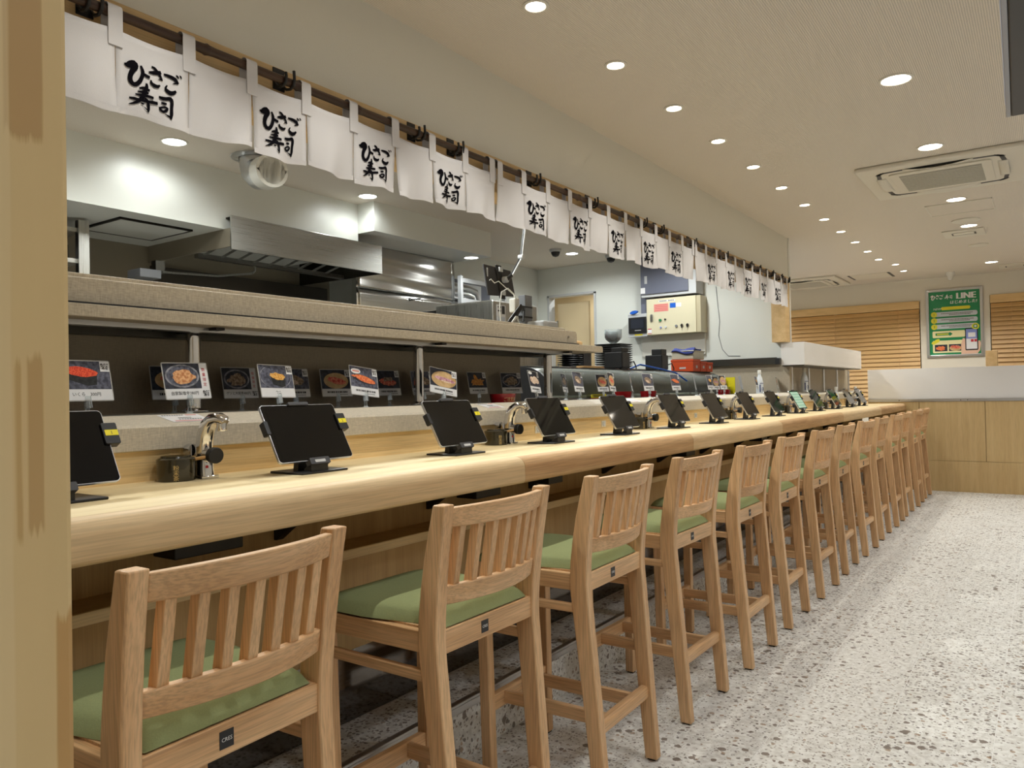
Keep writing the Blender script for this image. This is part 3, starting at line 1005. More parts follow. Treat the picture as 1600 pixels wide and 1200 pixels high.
# under-counter: pocket shelf, panels, mirror kick plate
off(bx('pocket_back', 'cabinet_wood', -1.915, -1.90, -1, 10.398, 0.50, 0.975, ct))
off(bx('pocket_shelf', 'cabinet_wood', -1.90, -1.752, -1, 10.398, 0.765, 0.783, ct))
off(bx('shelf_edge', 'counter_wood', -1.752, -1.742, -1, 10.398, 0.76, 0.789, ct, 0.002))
for i in range(13):
    a = -1.2 + 0.9 * i
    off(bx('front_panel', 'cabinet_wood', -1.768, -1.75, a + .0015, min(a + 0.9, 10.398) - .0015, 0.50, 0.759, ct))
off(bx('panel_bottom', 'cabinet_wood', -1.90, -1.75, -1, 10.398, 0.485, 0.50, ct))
off(bx('kick_plate', 'steel_mirror', -1.90, -1.886, -1, 10.398, 0.198, 0.485, ct))
for i in range(15):
    y = 0.12 + 0.685 * i
    off(MB().prism([(-1.90, 0.957), (-1.90, 0.83), (-1.888, 0.83), (-1.72, 0.945), (-1.72, 0.957)], 'Y', y - .012, y + .012).build('bracket', 'black_metal', ct))
for y, w in ((1.20, 0.2), (2.42, 0.16), (2.92, 0.12), (4.5, 0.14), (6.0, 0.14), (7.4, .14)):
    off(bx('cable_box', 'black_plastic', -1.899, -1.80, y - w / 2, y + w / 2, 0.85, 0.957, ct, 0.003))

# conveyor lanes behind the ledge
cv = thing('conveyor', 'black two-lane sushi conveyor behind the laminate ledge', 'conveyor', (-2.24, 5.0, 0))
off(bx('bed', 'shelf_black', -2.455, -2.031, -1.0, 10.2, 1.02, 1.196, cv))
ns = 62
_ch = None
for lane in (-2.13, -2.37):
    for k in range(ns):
        y = 0.55 + 0.155 * k
        if _ch is None:
            poly = [(-0.08, -0.04)] + [(-0.08 + 0.16 * q / 6, -0.075 - 0.03 * math.sin(math.pi * q / 6) + 0.035) for q in range(1, 6)] + [(0.08, -0.04), (0.08, 0.075), (0.0, 0.115), (-0.08, 0.075)]
            ch = MB().prism(poly, 'Z', 1.196, 1.204).build('chain_plate', 'shelf_black', cv)
            _ch = ch
        else:
            ch = _ch.copy()
            C.objects.link(ch)
        ch.location = (lane - cv.location.x, y - 5.0, 0)
off(bx('rail', 'steel_y', -2.255, -2.245, -1.0, 10.2, 1.196, 1.212, cv))
off(bx('rail', 'steel_y', -2.045, -2.035, -1.0, 10.2, 1.196, 1.211, cv))

# canopy over the conveyor
cp = thing('conveyor_canopy', 'linen laminate canopy shelf over the conveyor on chrome posts', 'shelf', (-2.28, 1.5, 1.2))
def rounded_y(x0, x1, y0, y1, z0, z1, r):
    poly = [(y0, z0), (y1, z0)]
    for k in range(6):
        t_ = R(90 * k / 5)
        poly.append((y1 - r + r * math.cos(t_), z1 - r + r * math.sin(t_)))
    poly.append((y0, z1))
    return MB().prism(poly, 'X', x0, x1)
off(rounded_y(-2.459, -2.08, -1.0, 3.915, 1.477, 1.512, 0.012).build('lower_shelf', 'laminate', cp, bevel=0.002))
off(rounded_y(-2.46, -2.125, -1.0, 3.70, 1.518, 1.588, 0.02).build('upper_fascia', 'laminate', cp, bevel=0.003))
off(rounded_y(-2.46, -2.175, -1.0, 3.66, 1.588, 1.607, 0.012).build('top_ledge', 'laminate', cp, bevel=0.003))
off(bx('shadow_gap', 'black_plastic', -2.45, -2.10, -1.0, 3.68, 1.510, 1.519, cp))
tag(bx('divider_panel', 'laminate_dark', -2.476, -2.4605, -1.0, 3.63, 0.0, 1.60), 'taupe laminate divider behind the conveyor under the canopy', 'divider')
off(bx('under_channel', 'alu', -2.20, -2.16, -1.0, 3.7, 1.463, 1.477, cp))
off(bx('under_channel', 'steel_dark', -2.40, -2.34, -1.0, 3.7, 1.455, 1.477, cp))
off(MB().tube([(-2.125, 3.6, 1.553), (-2.119, 3.6, 1.553)], 0.006, 10).build('screw_cap', 'chrome', cp))
for y in (0.42, 1.46, 2.55, 3.62):
    off(MB().tube([(-2.27, y, 1.2125), (-2.27, y, 1.477)], 0.023, 20).build('post', 'chrome', cp, True))
    off(MB().lathe([(0.05, 1.2125), (0.05, 1.217), (0.03, 1.221), (0.023, 1.226)], 24, (-2.27, y, 0)).build('post_base', 'chrome', cp, True))
    off(MB().box(-2.38, -2.12, y - .015, y + .015, 1.468, 1.4765).box(-2.30, -2.24, y - .12, y + .12, 1.47, 1.4765).build('bracket', 'black_metal', cp))

# ------------------------------------------------------------------ noren curtains
XR, ZR = -1.972, 2.263
bp_ = thing('bamboo_pole', 'long dark bamboo pole carrying the white curtains', 'pole', (XR, 3.7, ZR))
path, rad = [], []
y = -0.8
nodes = []
while y < 7.5:
    nodes.append(y)
    y += random.uniform(0.26, 0.4)
ys = []
for a in nodes: ys += [(a - .03, .0135), (a - .008, .0145), (a, .0175), (a + .01, .0145), (a + .03, .013)]
for yy, rr in ys:
    if yy < 7.46:
        path.append((0, yy - 3.7, 0))
        rad.append(rr)
path.append((0, 7.46 - 3.7, 0))
rad.append(0.013)
MB().tube(path, rad, 12).build('cane', 'bamboo', bp_, True)
_hook = None
for i, y in enumerate((0.35, 1.0, 1.61, 2.24, 2.48, 3.07, 3.64, 4.26, 4.51, 5.06, 5.7, 6.27, 6.51, 6.88, 7.15, 7.40)):
    if _hook is None:
        _hook = thing('pole_hook', 'black double hook holding the bamboo pole to the header', 'hook', (XR, y, ZR), 0, 'black hooks along the header')
        MB().box(-0.042, -0.036, -0.022, 0.022, -0.02, 0.05).build('plate', 'black_metal', _hook)
        for sy in (-0.016, 0.016):
            MB().tube([(-0.037, sy, 0.0), (-0.02, sy, -0.017), (0.0, sy, -0.02), (0.016, sy, -0.012), (0.02, sy, 0.008), (0.018, sy, 0.034 if sy > 0 else 0.02)], 0.0048, 8).build('prong', 'black_metal', _hook, True)
    else:
        h = copy_tree(_hook)
        h.location = (XR, y, ZR)

logo_p, logo_f = logo2d(0.166)
PW = 0.2085
ZT, ZBOT = 2.216, 2.004
def noren(y0, seed, label):
    rng = random.Random(seed)
    t = thing('noren_curtain', label, 'curtain', (XR, y0, ZBOT), 0, 'white noren curtains on the bamboo pole')
    ph = [rng.uniform(0, 6.28) for _ in range(14)]
    amp = [rng.uniform(0.5, 1.3) for _ in range(14)]
    drop = [rng.uniform(-0.006, 0.006) for _ in range(14)]
    def disp(i, u, v):
        # u across the panel 0..1, v down 0..1: gathered at the straps, free at the hem
        w = v * v
        e = math.sin(math.pi * u)
        return 0.010 * amp[i] * w * math.sin(5.2 * u + ph[i]) + 0.012 * e * v * (1 - v) + 0.006 * w * math.sin(11 * u + 2 * ph[i] + 3 * v)
    for i in range(11):
        a0, a1 = i * PW, (i + 1) * PW
        sh = 0.004 * amp[i]
        def P(u, v, push=0.0, i=i, a0=a0, a1=a1, sh=sh):
            slit = 0.0015 + sh * max(0, v - 0.18) * (1.2 - 0.5 * v)
            yy = a0 + slit + (a1 - a0 - 2 * slit) * u + 0.004 * math.sin(ph[i]) * v
            sag = 0.006 * math.sin(math.pi * u) * (1 - v)
            zz = ZT - sag - (ZT - ZBOT + drop[i] * v + 0.006 * math.sin(4 * u + ph[i + 1]) * v) * v
            return (0.0145 + disp(i, u, v) + push, yy, zz - ZBOT)
        m_ = MB().grid(lambda u, v: P(u, v), 12, 12)
        pn = m_.build('cloth_panel', 'cloth_white', t, True)
        so = pn.modifiers.new('solid', 'SOLIDIFY')
        so.thickness = 0.0015
        hem = MB().grid(lambda u, v: P(u, 0.93 + 0.07 * v, 0.0014), 12, 1).build('hem', 'cloth_white', pn, True)
        if i % 2 == 1:
            lg = MB()
            lg.add([P(0.5 + x / PW, 0.60 - z / (ZT - ZBOT), 0.0022) for x, z in logo_p], logo_f)
            lg.build('lettering', 'ink_black', pn)
    for i in range(12):
        yc = min(max(i * PW, 0.02), 11 * PW - 0.02)
        w = 0.019
        st = MB()
        for sgn, x in ((1, 0.0175), (-1, -0.0185)):
            st.hexa([(x - .001, yc - w, ZT - ZBOT - 0.045 if sgn > 0 else ZT - ZBOT - .01), (x + .001, yc - w, ZT - ZBOT - 0.045 if sgn > 0 else ZT - ZBOT - .01), (x + .001, yc + w, ZT - ZBOT - 0.045 if sgn > 0 else ZT - ZBOT - .01), (x - .001, yc + w, ZT - ZBOT - 0.045 if sgn > 0 else ZT - ZBOT - .01),
                     (x - .001, yc - w, ZR - ZBOT + .004), (x + .001, yc - w, ZR - ZBOT + .004), (x + .001, yc + w, ZR - ZBOT + .004), (x - .001, yc + w, ZR - ZBOT + .004)])
        arc = []
        for k in range(9):
            a = R(180 * k / 8)
            arc.append((0.0185 * math.cos(a), 0.0185 * math.sin(a) * 0.9))
        for k in range(8):
            (xa, za), (xb, zb_) = arc[k], arc[k + 1]
            n_ = len(st.v)
            st.add([(xa, yc - w, ZR - ZBOT + .004 + za), (xa, yc + w, ZR - ZBOT + .004 + za), (xb, yc + w, ZR - ZBOT + .004 + zb_), (xb, yc - w, ZR - ZBOT + .004 + zb_)], [(0, 1, 2, 3)])
        st.build('strap', 'cloth_white', t, True)
    return t
noren(0.425, 3, 'white lettered noren curtain nearest the near wooden post')
noren(2.737, 5, 'middle white lettered noren curtain above the canopy end')
noren(5.045, 9, 'farthest white lettered noren curtain ending at the far wooden post')

# ------------------------------------------------------------------ bar stools
X0 = -1.33
def stool_at(name, label, loc):
    t = thing(name, label, 'stool', loc, 0, 'wooden bar stools along the counter')
    def lv(zs):
        return zs
    front = [(-1.150, 0.006), (-1.175, 0.27), (-1.190, 0.43), (-1.206, 0.59), (-1.213, 0.69), (-1.190, 0.85), (-1.152, 1.0)]
    thick = [0.043, 0.049, 0.052, 0.056, 0.058, 0.050, 0.036]
    outer = [0.203, 0.207, 0.210, 0.213, 0.215, 0.219, 0.2225]
    for s_ in (-1, 1):
        secs = []
        # densify with a smooth interpolation
        def interp(arr, q):
            i = int(min(q, len(arr) - 1.0001))
            f_ = q - i
            p0, p1, p2, p3 = arr[max(i - 1, 0)], arr[i], arr[i + 1], arr[min(i + 2, len(arr) - 1)]
            return 0.5 * (2 * p1 + (p2 - p0) * f_ + (2 * p0 - 5 * p1 + 4 * p2 - p3) * f_ ** 2 + (3 * p1 - p0 - 3 * p2 + p3) * f_ ** 3)
        nseg = 14
        for k in range(nseg + 1):
            q = (len(front) - 1) * k / nseg
            z = interp([f_[1] for f_ in front], q)
            xf = interp([f_[0] for f_ in front], q) - X0
            th = interp(thick, q)
            yo = interp(outer, q)
            yi = yo - 0.036
            secs.append([(xf, s_ * yi, z), (xf + th, s_ * yi, z), (xf + th, s_ * yo, z), (xf, s_ * yo, z)])
        MB().loft(secs).build('rear_leg', 'stool_wood_Z', t, True, bevel=0.0035)
        secs = [[(x - 0.0, s_ * (yo - .036), z), (x + 0.038, s_ * (yo - .036), z), (x + 0.038, s_ * yo, z), (x, s_ * yo, z)] for x, yo, z in ((-1.568 - X0, 0.198, 0.006), (-1.575 - X0, 0.207, 0.70))]
        MB().loft(secs).build('front_leg', 'stool_wood_Z', t, bevel=0.0035)
        for x, yo in ((-1.1505 - X0, 0.203), (-1.568 - X0, 0.198)):
            MB().box(x + 0.006, x + 0.034, s_ * (yo - .03), s_ * (yo - .006), 0.0, 0.007).build('foot_pad', 'black_plastic', t)
        # side apron and side stretcher
        bx('side_apron', 'stool_wood_X', -1.54 - X0, -1.20 - X0, s_ * 0.184, s_ * 0.206, 0.648, 0.699, t, 0.002)
        bx('side_stretcher', 'stool_wood_X', -1.54 - X0, -1.19 - X0, s_ * 0.186, s_ * 0.205, 0.580, 0.606, t, 0.003)
        bx('foot_rail', 'stool_wood_X', -1.55 - X0, -1.16 - X0, s_ * 0.095 - 0.010, s_ * 0.095 + 0.010, 0.205, 0.247, t, 0.003)
    ap = bx('rear_apron', 'stool_wood_Y', -1.185 - X0, -1.160 - X0, -0.182, 0.182, 0.646, 0.701, t, 0.002)
    bx('front_apron', 'stool_wood_Y', -1.572 - X0, -1.55 - X0, -0.175, 0.175, 0.648, 0.699, t, 0.002)
    bx('seat_board', 'stool_wood_Y', -1.56 - X0, -1.18 - X0, -0.185, 0.185, 0.690, 0.703, t)
    # foot frame: front bar and rounded rear bar
    bx('front_foot_bar', 'stool_wood_Y', -1.562 - X0, -1.538 - X0, -0.17, 0.17, 0.196, 0.25, t, 0.004)
    MB().prism(rrect(-1.168 - X0, -1.134 - X0, 0.205, 0.25, 0.012, 4), 'Y', -0.172, 0.172).build('rear_foot_bar', 'stool_wood_Y', t, True)
    # maker's plate on the rear apron
    pl = bx('name_plate', 'print_black', -1.1605 - X0, -1.159 - X0, -0.04, -0.012, 0.659, 0.689, t)
    p, f = text2d('CRES', 0.0095)
    MB().add([(-1.1586 - X0, -0.026 + a, 0.671 + b) for a, b in p], f).build('plate_text', 'print_white', pl)
    # cushion
    xa, xb, hw = -1.590 - X0, -1.168 - X0, 0.206
    def cush(u, v):
        uu, vv = 2 * u - 1, 2 * v - 1
        uu = math.copysign(abs(uu) ** 0.72, uu)
        vv = math.copysign(abs(vv) ** 0.72, vv)
        x = (xa + xb) / 2 + (xb - xa) / 2 * uu
        half = hw - (0.030 if x > -1.26 - X0 else 0.030 * max(0, (x + 1.40 + X0) / 0.14))
        y = half * vv
        # rounded plan corners
        rr = max(0, abs(uu) - 0.82) / 0.18
        y *= 1 - 0.10 * rr ** 2 * (1 if uu < 0 else 0.5)
        e = (1 - abs(uu) ** 7) * (1 - abs(vv) ** 7)
        z = 0.704 + 0.040 * max(0, e) ** 0.5 - 0.006 * (1 - uu * uu) * (1 - vv * vv)
        z -= 0.006 * max(0, -uu) ** 4
        return (x, y, z)
    cu = MB().grid(cush, 22, 22)
    cu.build('cushion', 'green_fabric', t, True)
    # curved backrest: rails and seven slats
    bow = lambda y: 0.040 * (1 - (y / 0.19) ** 2)
    def rail(zc, hh, xc, th, lean, name):
        secs = []
        for k in range(13):
            y = -0.187 + 0.374 * k / 12
            b_ = bow(y)
            crown = 0.004 * (1 - (y / 0.19) ** 2)
            secs.append([(xc + b_ - th - lean, y, zc - hh), (xc + b_ - lean, y, zc - hh), (xc + b_ + lean, y, zc + hh + crown), (xc + b_ - th + lean, y, zc + hh + crown)])
        MB().loft(secs).build(name, 'stool_wood_Y', t, True, bevel=0.003)
    rail(0.968, 0.023, -1.126 - X0, 0.021, 0.005, 'top_rail')
    rail(0.783, 0.022, -1.158 - X0, 0.021, 0.004, 'lower_rail')
    for k in range(7):
        y = -0.150 + 0.05 * k
        b_ = bow(y)
        x1, x2 = -1.162 - X0 + b_, -1.134 - X0 + b_
        secs = [[(x - 0.025, y - 0.0105, z), (x, y - 0.0105, z), (x, y + 0.0105, z), (x - 0.025, y + 0.0105, z)] for x, z in ((x1, 0.800), (x2, 0.952))]
        MB().loft(secs).build('slat', 'stool_wood_Z', t, bevel=0.002)
    return t
STY = [0.82, 1.565, 2.235, 2.94, 3.615, 4.29, 4.985, 5.675, 6.345, 7.055, 7.76, 8.415, 9.13, 9.81]
slab = lambda i: ('wooden bar stool with green seat, nearest to the wooden post at the left edge' if i == 0 else 'wooden bar stool with green seat, last of the row beside the oak partition' if i == 13 else 'wooden bar stool with green seat, %s along the counter from the near post' % ordinal(i))
proto = stool_at('bar_stool', slab(0), (X0, STY[0] - 0.002, 0))
proto.rotation_euler = (0, 0, R(2.0))
for i in range(1, 14):
    s2 = copy_tree(proto)
    s2.location = (X0 + (0.006, -0.004, 0.003, -0.006)[i % 4], STY[i], 0)
    s2.rotation_euler = (0, 0, R((0.8, -0.6, 1.0, -1.0, 0.4)[i % 5]))
    s2['label'] = slab(i)

# ------------------------------------------------------------------ ordering tablets on stands
def tablet_at(loc, label, num, lit=None):
    t = thing('order_tablet', label, 'tablet', loc, 0, 'ordering tablets along the counter')
    B = Vector((0.09, 0, 0.036))
    d = Vector((-0.488, 0, 0.873))
    nn = Vector((0.873, 0, 0.488))
    W, H = 0.130, 0.175
    def P(u, v, n):
        return tuple(B + Vector((0, u, 0)) + d * v + nn * n)
    def slab_(poly, n0, n1):
        k = len(poly)
        m_ = MB()
        m_.add([P(u, v, n0) for u, v in poly] + [P(u, v, n1) for u, v in poly], [tuple(range(k - 1, -1, -1)), tuple(range(k, 2 * k))] + [(i, (i + 1) % k, k + (i + 1) % k, k + i) for i in range(k)])
        return m_
    bd = slab_(rrect(-W, W, 0, H, 0.010), -0.008, 0).build('body', 'alu', t)
    slab_(rrect(-W + .0015, W - .0015, 0.0015, H - .0015, 0.009), 0, 0.0006).build('bezel_glass', 'screen_black', bd)
    slab_(rrect(-W + .014, W - .014, 0.012, H - .012, 0.002, 1), 0.0006, 0.0008).build('screen', lit or 'screen_black', bd)
    hold = slab_(rrect(-0.06, 0.06, 0.05, 0.15, 0.008), -0.016, -0.008).build('holder_plate', 'black_plastic', t)
    for nm, u0, u1, v0, v1 in (('top_claw', -0.035, 0.035, H - .004, H + .006), ('bottom_claw', -0.035, 0.035, -0.014, 0.006), ('side_claw', -W - .010, -W + .003, 0.085, 0.125), ('side_claw', W - .012, W + .022, 0.088, 0.140)):
        m_ = slab_(rrect(min(u0, u1), max(u0, u1), v0, v1, 0.003, 2), -0.014, 0.006)
        o = m_.build(nm, 'dark_grey' if nm != 'side_claw' else 'black_plastic', t, bevel=0.001)
        if nm == 'bottom_claw':
            slab_(rrect(-0.018, 0.018, -0.009, -0.001, 0.001, 1), 0.006, 0.0066).build('claw_label', 'light_grey', o)
        if u0 > 0.05:
            tg = slab_(rrect(W - .008, W + .021, 0.108, 0.122, 0.0005, 1), 0.006, 0.0066).build('number_tag', 'yellow_tag', o)
            if num:
                p, f = text2d(num, 0.012)
                MB().add([P(W + .0065 + a, 0.1105 + b_, 0.0069) for a, b_ in p], f).build('tag_number', 'print_black', t)
    # stand: foot plate and leaning arm
    bx('foot_plate', 'black_plastic', -0.03, 0.105, -0.07, 0.095, 0.0, 0.006, t, 0.002)
    MB().hexa([(0.02, -0.03, 0.006), (0.04, -0.03, 0.006), (0.04, 0.03, 0.006), (0.02, 0.03, 0.006), P(-0.03, .09, -.016), P(-0.03, .06, -.016), P(0.03, .06, -.016), P(0.03, .09, -.016)]).build('stand_arm', 'black_plastic', t)
    MB().hexa([(0.06, -0.03, 0.006), (0.095, -0.03, 0.006), (0.095, 0.03, 0.006), (0.06, 0.03, 0.006), P(-0.03, -.006, -.014), P(-0.03, -.012, -.002), P(0.03, -.012, -.002), P(0.03, -.006, -.014)]).build('stand_toe', 'black_plastic', t)
    return t
TR = [0.892, 1.575, 2.232, 2.866, 3.50, 4.157, 4.79, 5.437, 6.075, 6.757, 7.38, 8.09, 8.76, 9.39]
tl = lambda i: ('black ordering tablet on stand, cut off by the near wooden post' if i == 0 else 'black ordering tablet on stand, last before the oak partition' if i == 13 else 'black ordering tablet on stand, %s from the near post' % ordinal(i))
for i, yr in enumerate(TR):
    tablet_at((-1.75, yr - 0.13, ZC1), tl(i) if i != 9 else 'lit ordering tablet showing a pale green menu, far along the counter', str(i + 1) if i < 5 else None, 'screen_menu' if i == 9 else None)
for i, yr in enumerate(TR[1:9]):
    so = thing('power_socket', 'white socket plate on the wooden strip behind the %s tablet' % ordinal(i + 1), 'socket', (-1.9148, yr + 0.09, 1.085), 0, 'socket plates behind the tablets')
    bx('plate', 'white_plastic', 0.0, 0.004, -0.022, 0.022, -0.016, 0.016, so, 0.001)
    bx('cover', 'light_grey', 0.004, 0.007, -0.012, 0.012, -0.010, 0.010, so, 0.001)

# ------------------------------------------------------------------ hot water taps and tea canisters
def tap(loc, label):
    t = thing('hot_water_tap', label, 'tap', loc, 0, 'chrome hot water taps')
    MB().prism(rrect(-0.028, 0.03, -0.026, 0.026, 0.008), 'Z', 0, 0.008).build('base_plate', 'chrome', t, True, bevel=0.0015)
    pathc = [((0.0, 0.006), 0.021, 0.024), ((0.0, 0.05), 0.020, 0.022), ((0.0, 0.09), 0.020, 0.021), ((0.006, 0.118), 0.020, 0.020), ((0.020, 0.142), 0.019, 0.018), ((0.042, 0.157), 0.018, 0.015), ((0.066, 0.160), 0.017, 0.013), ((0.084, 0.155), 0.015, 0.011), ((0.092, 0.148), 0.010, 0.007)]
    secs = []
    for i, ((x, z), hw, ht) in enumerate(pathc):
        (xa, za), (xb, zb_) = pathc[max(i - 1, 0)][0], pathc[min(i + 1, len(pathc) - 1)][0]
        dd = Vector((xb - xa, zb_ - za)).normalized()
        nx, nz = dd.y, -dd.x      # outward normal in the x-z plane
        ring = []
        for u, v in rrect(-hw, hw, -ht, ht, min(hw, ht) * 0.75, 4):
            ring.append((x + nx * v, u, z + nz * v))
        secs.append(ring)
    MB().loft(secs).build('spout_body', 'chrome', t, True)
    MB().lathe([(0.012, 0.126), (0.013, 0.13), (0.013, 0.15)], 18, (0.078, 0, 0), True).build('nozzle', 'chrome', t, True)
    MB().tube([(0.018, -0.002, 0.062), (0.042, -0.004, 0.062)], 0.019, 24).build('collar', 'chrome', t, True)
    MB().tube([(0.042, -0.004, 0.062), (0.062, -0.006, 0.062)], [0.021, 0.021], 28).build('push_knob', 'black_plastic', t, True, bevel=0.002)
    bx('red_sticker', 'print_red', 0.0225, 0.0232, -0.012, -0.004, 0.028, 0.035, t)
    MB().tube([(-0.03, -0.012, 0.075), (-0.055, -0.012, 0.075)], 0.016, 16).build('supply_cap', 'chrome', t, True)
    return t
def canister(loc, label, letters=True):
    t = thing('tea_canister', label, 'canister', loc, 0, 'black tea canisters beside the taps')
    r_ = 0.047
    MB().lathe([(r_ - .002, 0), (r_, 0.002), (r_, 0.044)], 40, (0, 0, 0), True).build('body', 'canister_black', t, True)
    lid = MB().lathe([(r_ + .0008, 0.044), (r_ + .0008, 0.056), (r_ - .004, 0.059), (r_ - .008, 0.0595), (r_ - .010, 0.064), (0.0, 0.065)], 40).build('lid', 'canister_black', t, True)
    if letters:
        lt = MB()
        for k, ch in enumerate('粉末茶'):
            p, f = text2d(ch, 0.0145)
            lt.add([((r_ + .0006) * math.cos(R(-32) + a / r_), (r_ + .0006) * math.sin(R(-32) + a / r_), 0.030 - 0.0132 * k + b_) for a, b_ in p], f)
        lt.build('lettering', 'gold_print', t)
    MB().tube([(0.012, 0.028, 0.050), (0.050, 0.046, 0.058), (0.058, 0.051, 0.0595)], [0.004, 0.0045, 0.003], 8).build('spoon_handle', 'tan_wood_spoon', t, True)
    return t
FY = [1.216, 2.63, 3.985, 5.42, 6.86, 8.25, 9.6]
for i, y in enumerate(FY):
    tap((-1.845, y, ZC1), ('curved chrome hot water tap nearest the post, with black knob' if i == 0 else 'curved chrome hot water tap with black knob, %s along the counter' % ordinal(i)))
    canister((-1.862, y - 0.071, ZC1), ('black powdered tea canister with gold lettering beside the nearest tap' if i == 0 else 'black powdered tea canister beside the %s tap along the counter' % ordinal(i)), i < 4)
    # printed notice stuck on the sloping ledge
    def LP(u, v, n):   # u along y, v up the slope
        a, b_ = Vector((-1.903, 0, 1.190)), Vector((-1.985, 0, 1.2125))
        q = a + (b_ - a) * v
        return (q.x + 0.26 * n, y + u, q.z + 0.96 * n)
    nt_ = MB().flat([LP(-0.045, .12, .0008), LP(0.075, .12, .0008), LP(0.065, .92, .0008), LP(-0.055, .92, .0008)]).build('paper_notice', 'paper_white')
    tag(nt_, 'small printed paper notice on the laminate ledge by the %s tap' % ordinal(i), 'notice', 'paper notices on the ledge')
    ln = MB()
    for v, u0, u1 in ((.80, -.045, .02), (.52, -.01, .03), (.36, -.015, .055)):
        for q in range(9):
            ua = u0 + (u1 - u0) * q / 9
            ln.flat([LP(ua, v, .0012), LP(ua + (u1 - u0) / 14, v, .0012), LP(ua + (u1 - u0) / 14, v + .07, .0012), LP(ua, v + .07, .0012)])
    ln.build('printed_lines', 'print_black', nt_)
    rl_ = MB()
    for v, u0, u1 in ((.80, .025, .058), (.18, -.035, .05)):
        rl_.flat([LP(u0, v, .0012), LP(u1, v, .0012), LP(u1, v + .08, .0012), LP(u0, v + .08, .0012)])
    rl_.build('red_lines', 'pink_print', nt_)

# ------------------------------------------------------------------ menu cards on clear clips
def ell(cx, cy, rx, ry, rot=0, n=22, wob=0.0, seed=0):
    rg = random.Random(seed)
    out = []
    for i in range(n):
        a = 2 * math.pi * i / n
        k = 1 + wob * rg.uniform(-1, 1)
        x, y = rx * k * math.cos(a), ry * k * math.sin(a)
        out.append((cx + x * math.cos(R(rot)) - y * math.sin(R(rot)), cy + x * math.sin(R(rot)) + y * math.cos(R(rot))))
    return out
FOODS = {
    'salmon roe roll': ('photo_slate', [('nori', [(.18, .34), (.55, .12), (.72, .16), (.74, .48), (.5, .62), (.2, .62)]), ('food_ikura', ell(.44, .62, .33, .17, -16, wob=.05, seed=1))]),
    'salted squid': ('photo_dark', [('plate_grey', ell(.5, .5, .47, .46, 12)), ('photo_slate', ell(.5, .5, .42, .40, 12)), ('food_shio', ell(.53, .47, .31, .28, -10, wob=.14, seed=2))]),
    'sea urchin roll': ('photo_slate', [('plate_grey', ell(.48, .5, .47, .52)), ('photo_slate', ell(.48, .5, .45, .50)), ('nori', [(.32, .5), (.36, .16), (.62, .04), (.74, .08), (.76, .42)]), ('food_uni', ell(.54, .52, .23, .15, -18, wob=.16, seed=3))]),
    'glazed prawn': ('photo_slate', [('photo_dark', ell(.5, .4, .44, .2, -18)), ('food_prawn', ell(.54, .42, .40, .15, -20, wob=.04, seed=4)), ('food_prawn', [(.02, .52), (.12, .58), (.24, .52), (.14, .46)])]),
    'pink fish on a round wooden plate': ('photo_dark', [('plate_wood', ell(.52, .44, .47, .46)), ('food_pink', ell(.55, .44, .40, .12, -10, wob=.06, seed=5)), ('food_white', ell(.6, .34, .2, .05, -6))]),
    'two pale pieces': ('photo_dark', [('food_white', ell(.36, .4, .29, .2, -42, wob=.03, seed=6)), ('food_white', ell(.68, .45, .31, .19, -42, wob=.03, seed=7)), ('print_white', ell(.2, .88, .18, .1))]),
    'golden fritters': ('photo_dark', [('food_fry', ell(.5, .36, .36, .26, 8, wob=.3, seed=8)), ('food_fry', ell(.42, .64, .1, .22, 14, wob=.1, seed=9))]),
    'bowl of grey stew': ('photo_dark', [('plate_grey', ell(.5, .48, .46, .45)), ('photo_dark', ell(.5, .48, .4, .38)), ('food_grey', ell(.5, .44, .3, .28, 0, wob=.25, seed=10))]),
    'red and white fish': ('photo_dark', [('plate_wood', ell(.5, .42, .42, .42)), ('food_red', ell(.52, .42, .34, .16, -24, wob=.08, seed=11))]),
    'leafy topped sushi': ('photo_dark', [('food_red', ell(.5, .36, .36, .2, -12, wob=.12, seed=12)), ('food_grey', ell(.5, .52, .2, .13, 0, wob=.3, seed=13))]),
    'long eel': ('photo_slate', [('food_grey', ell(.5, .46, .36, .24, -30, wob=.06, seed=14)), ('food_white', ell(.46, .38, .2, .1, -30))]),
}
UW, UH = 0.148, 0.108
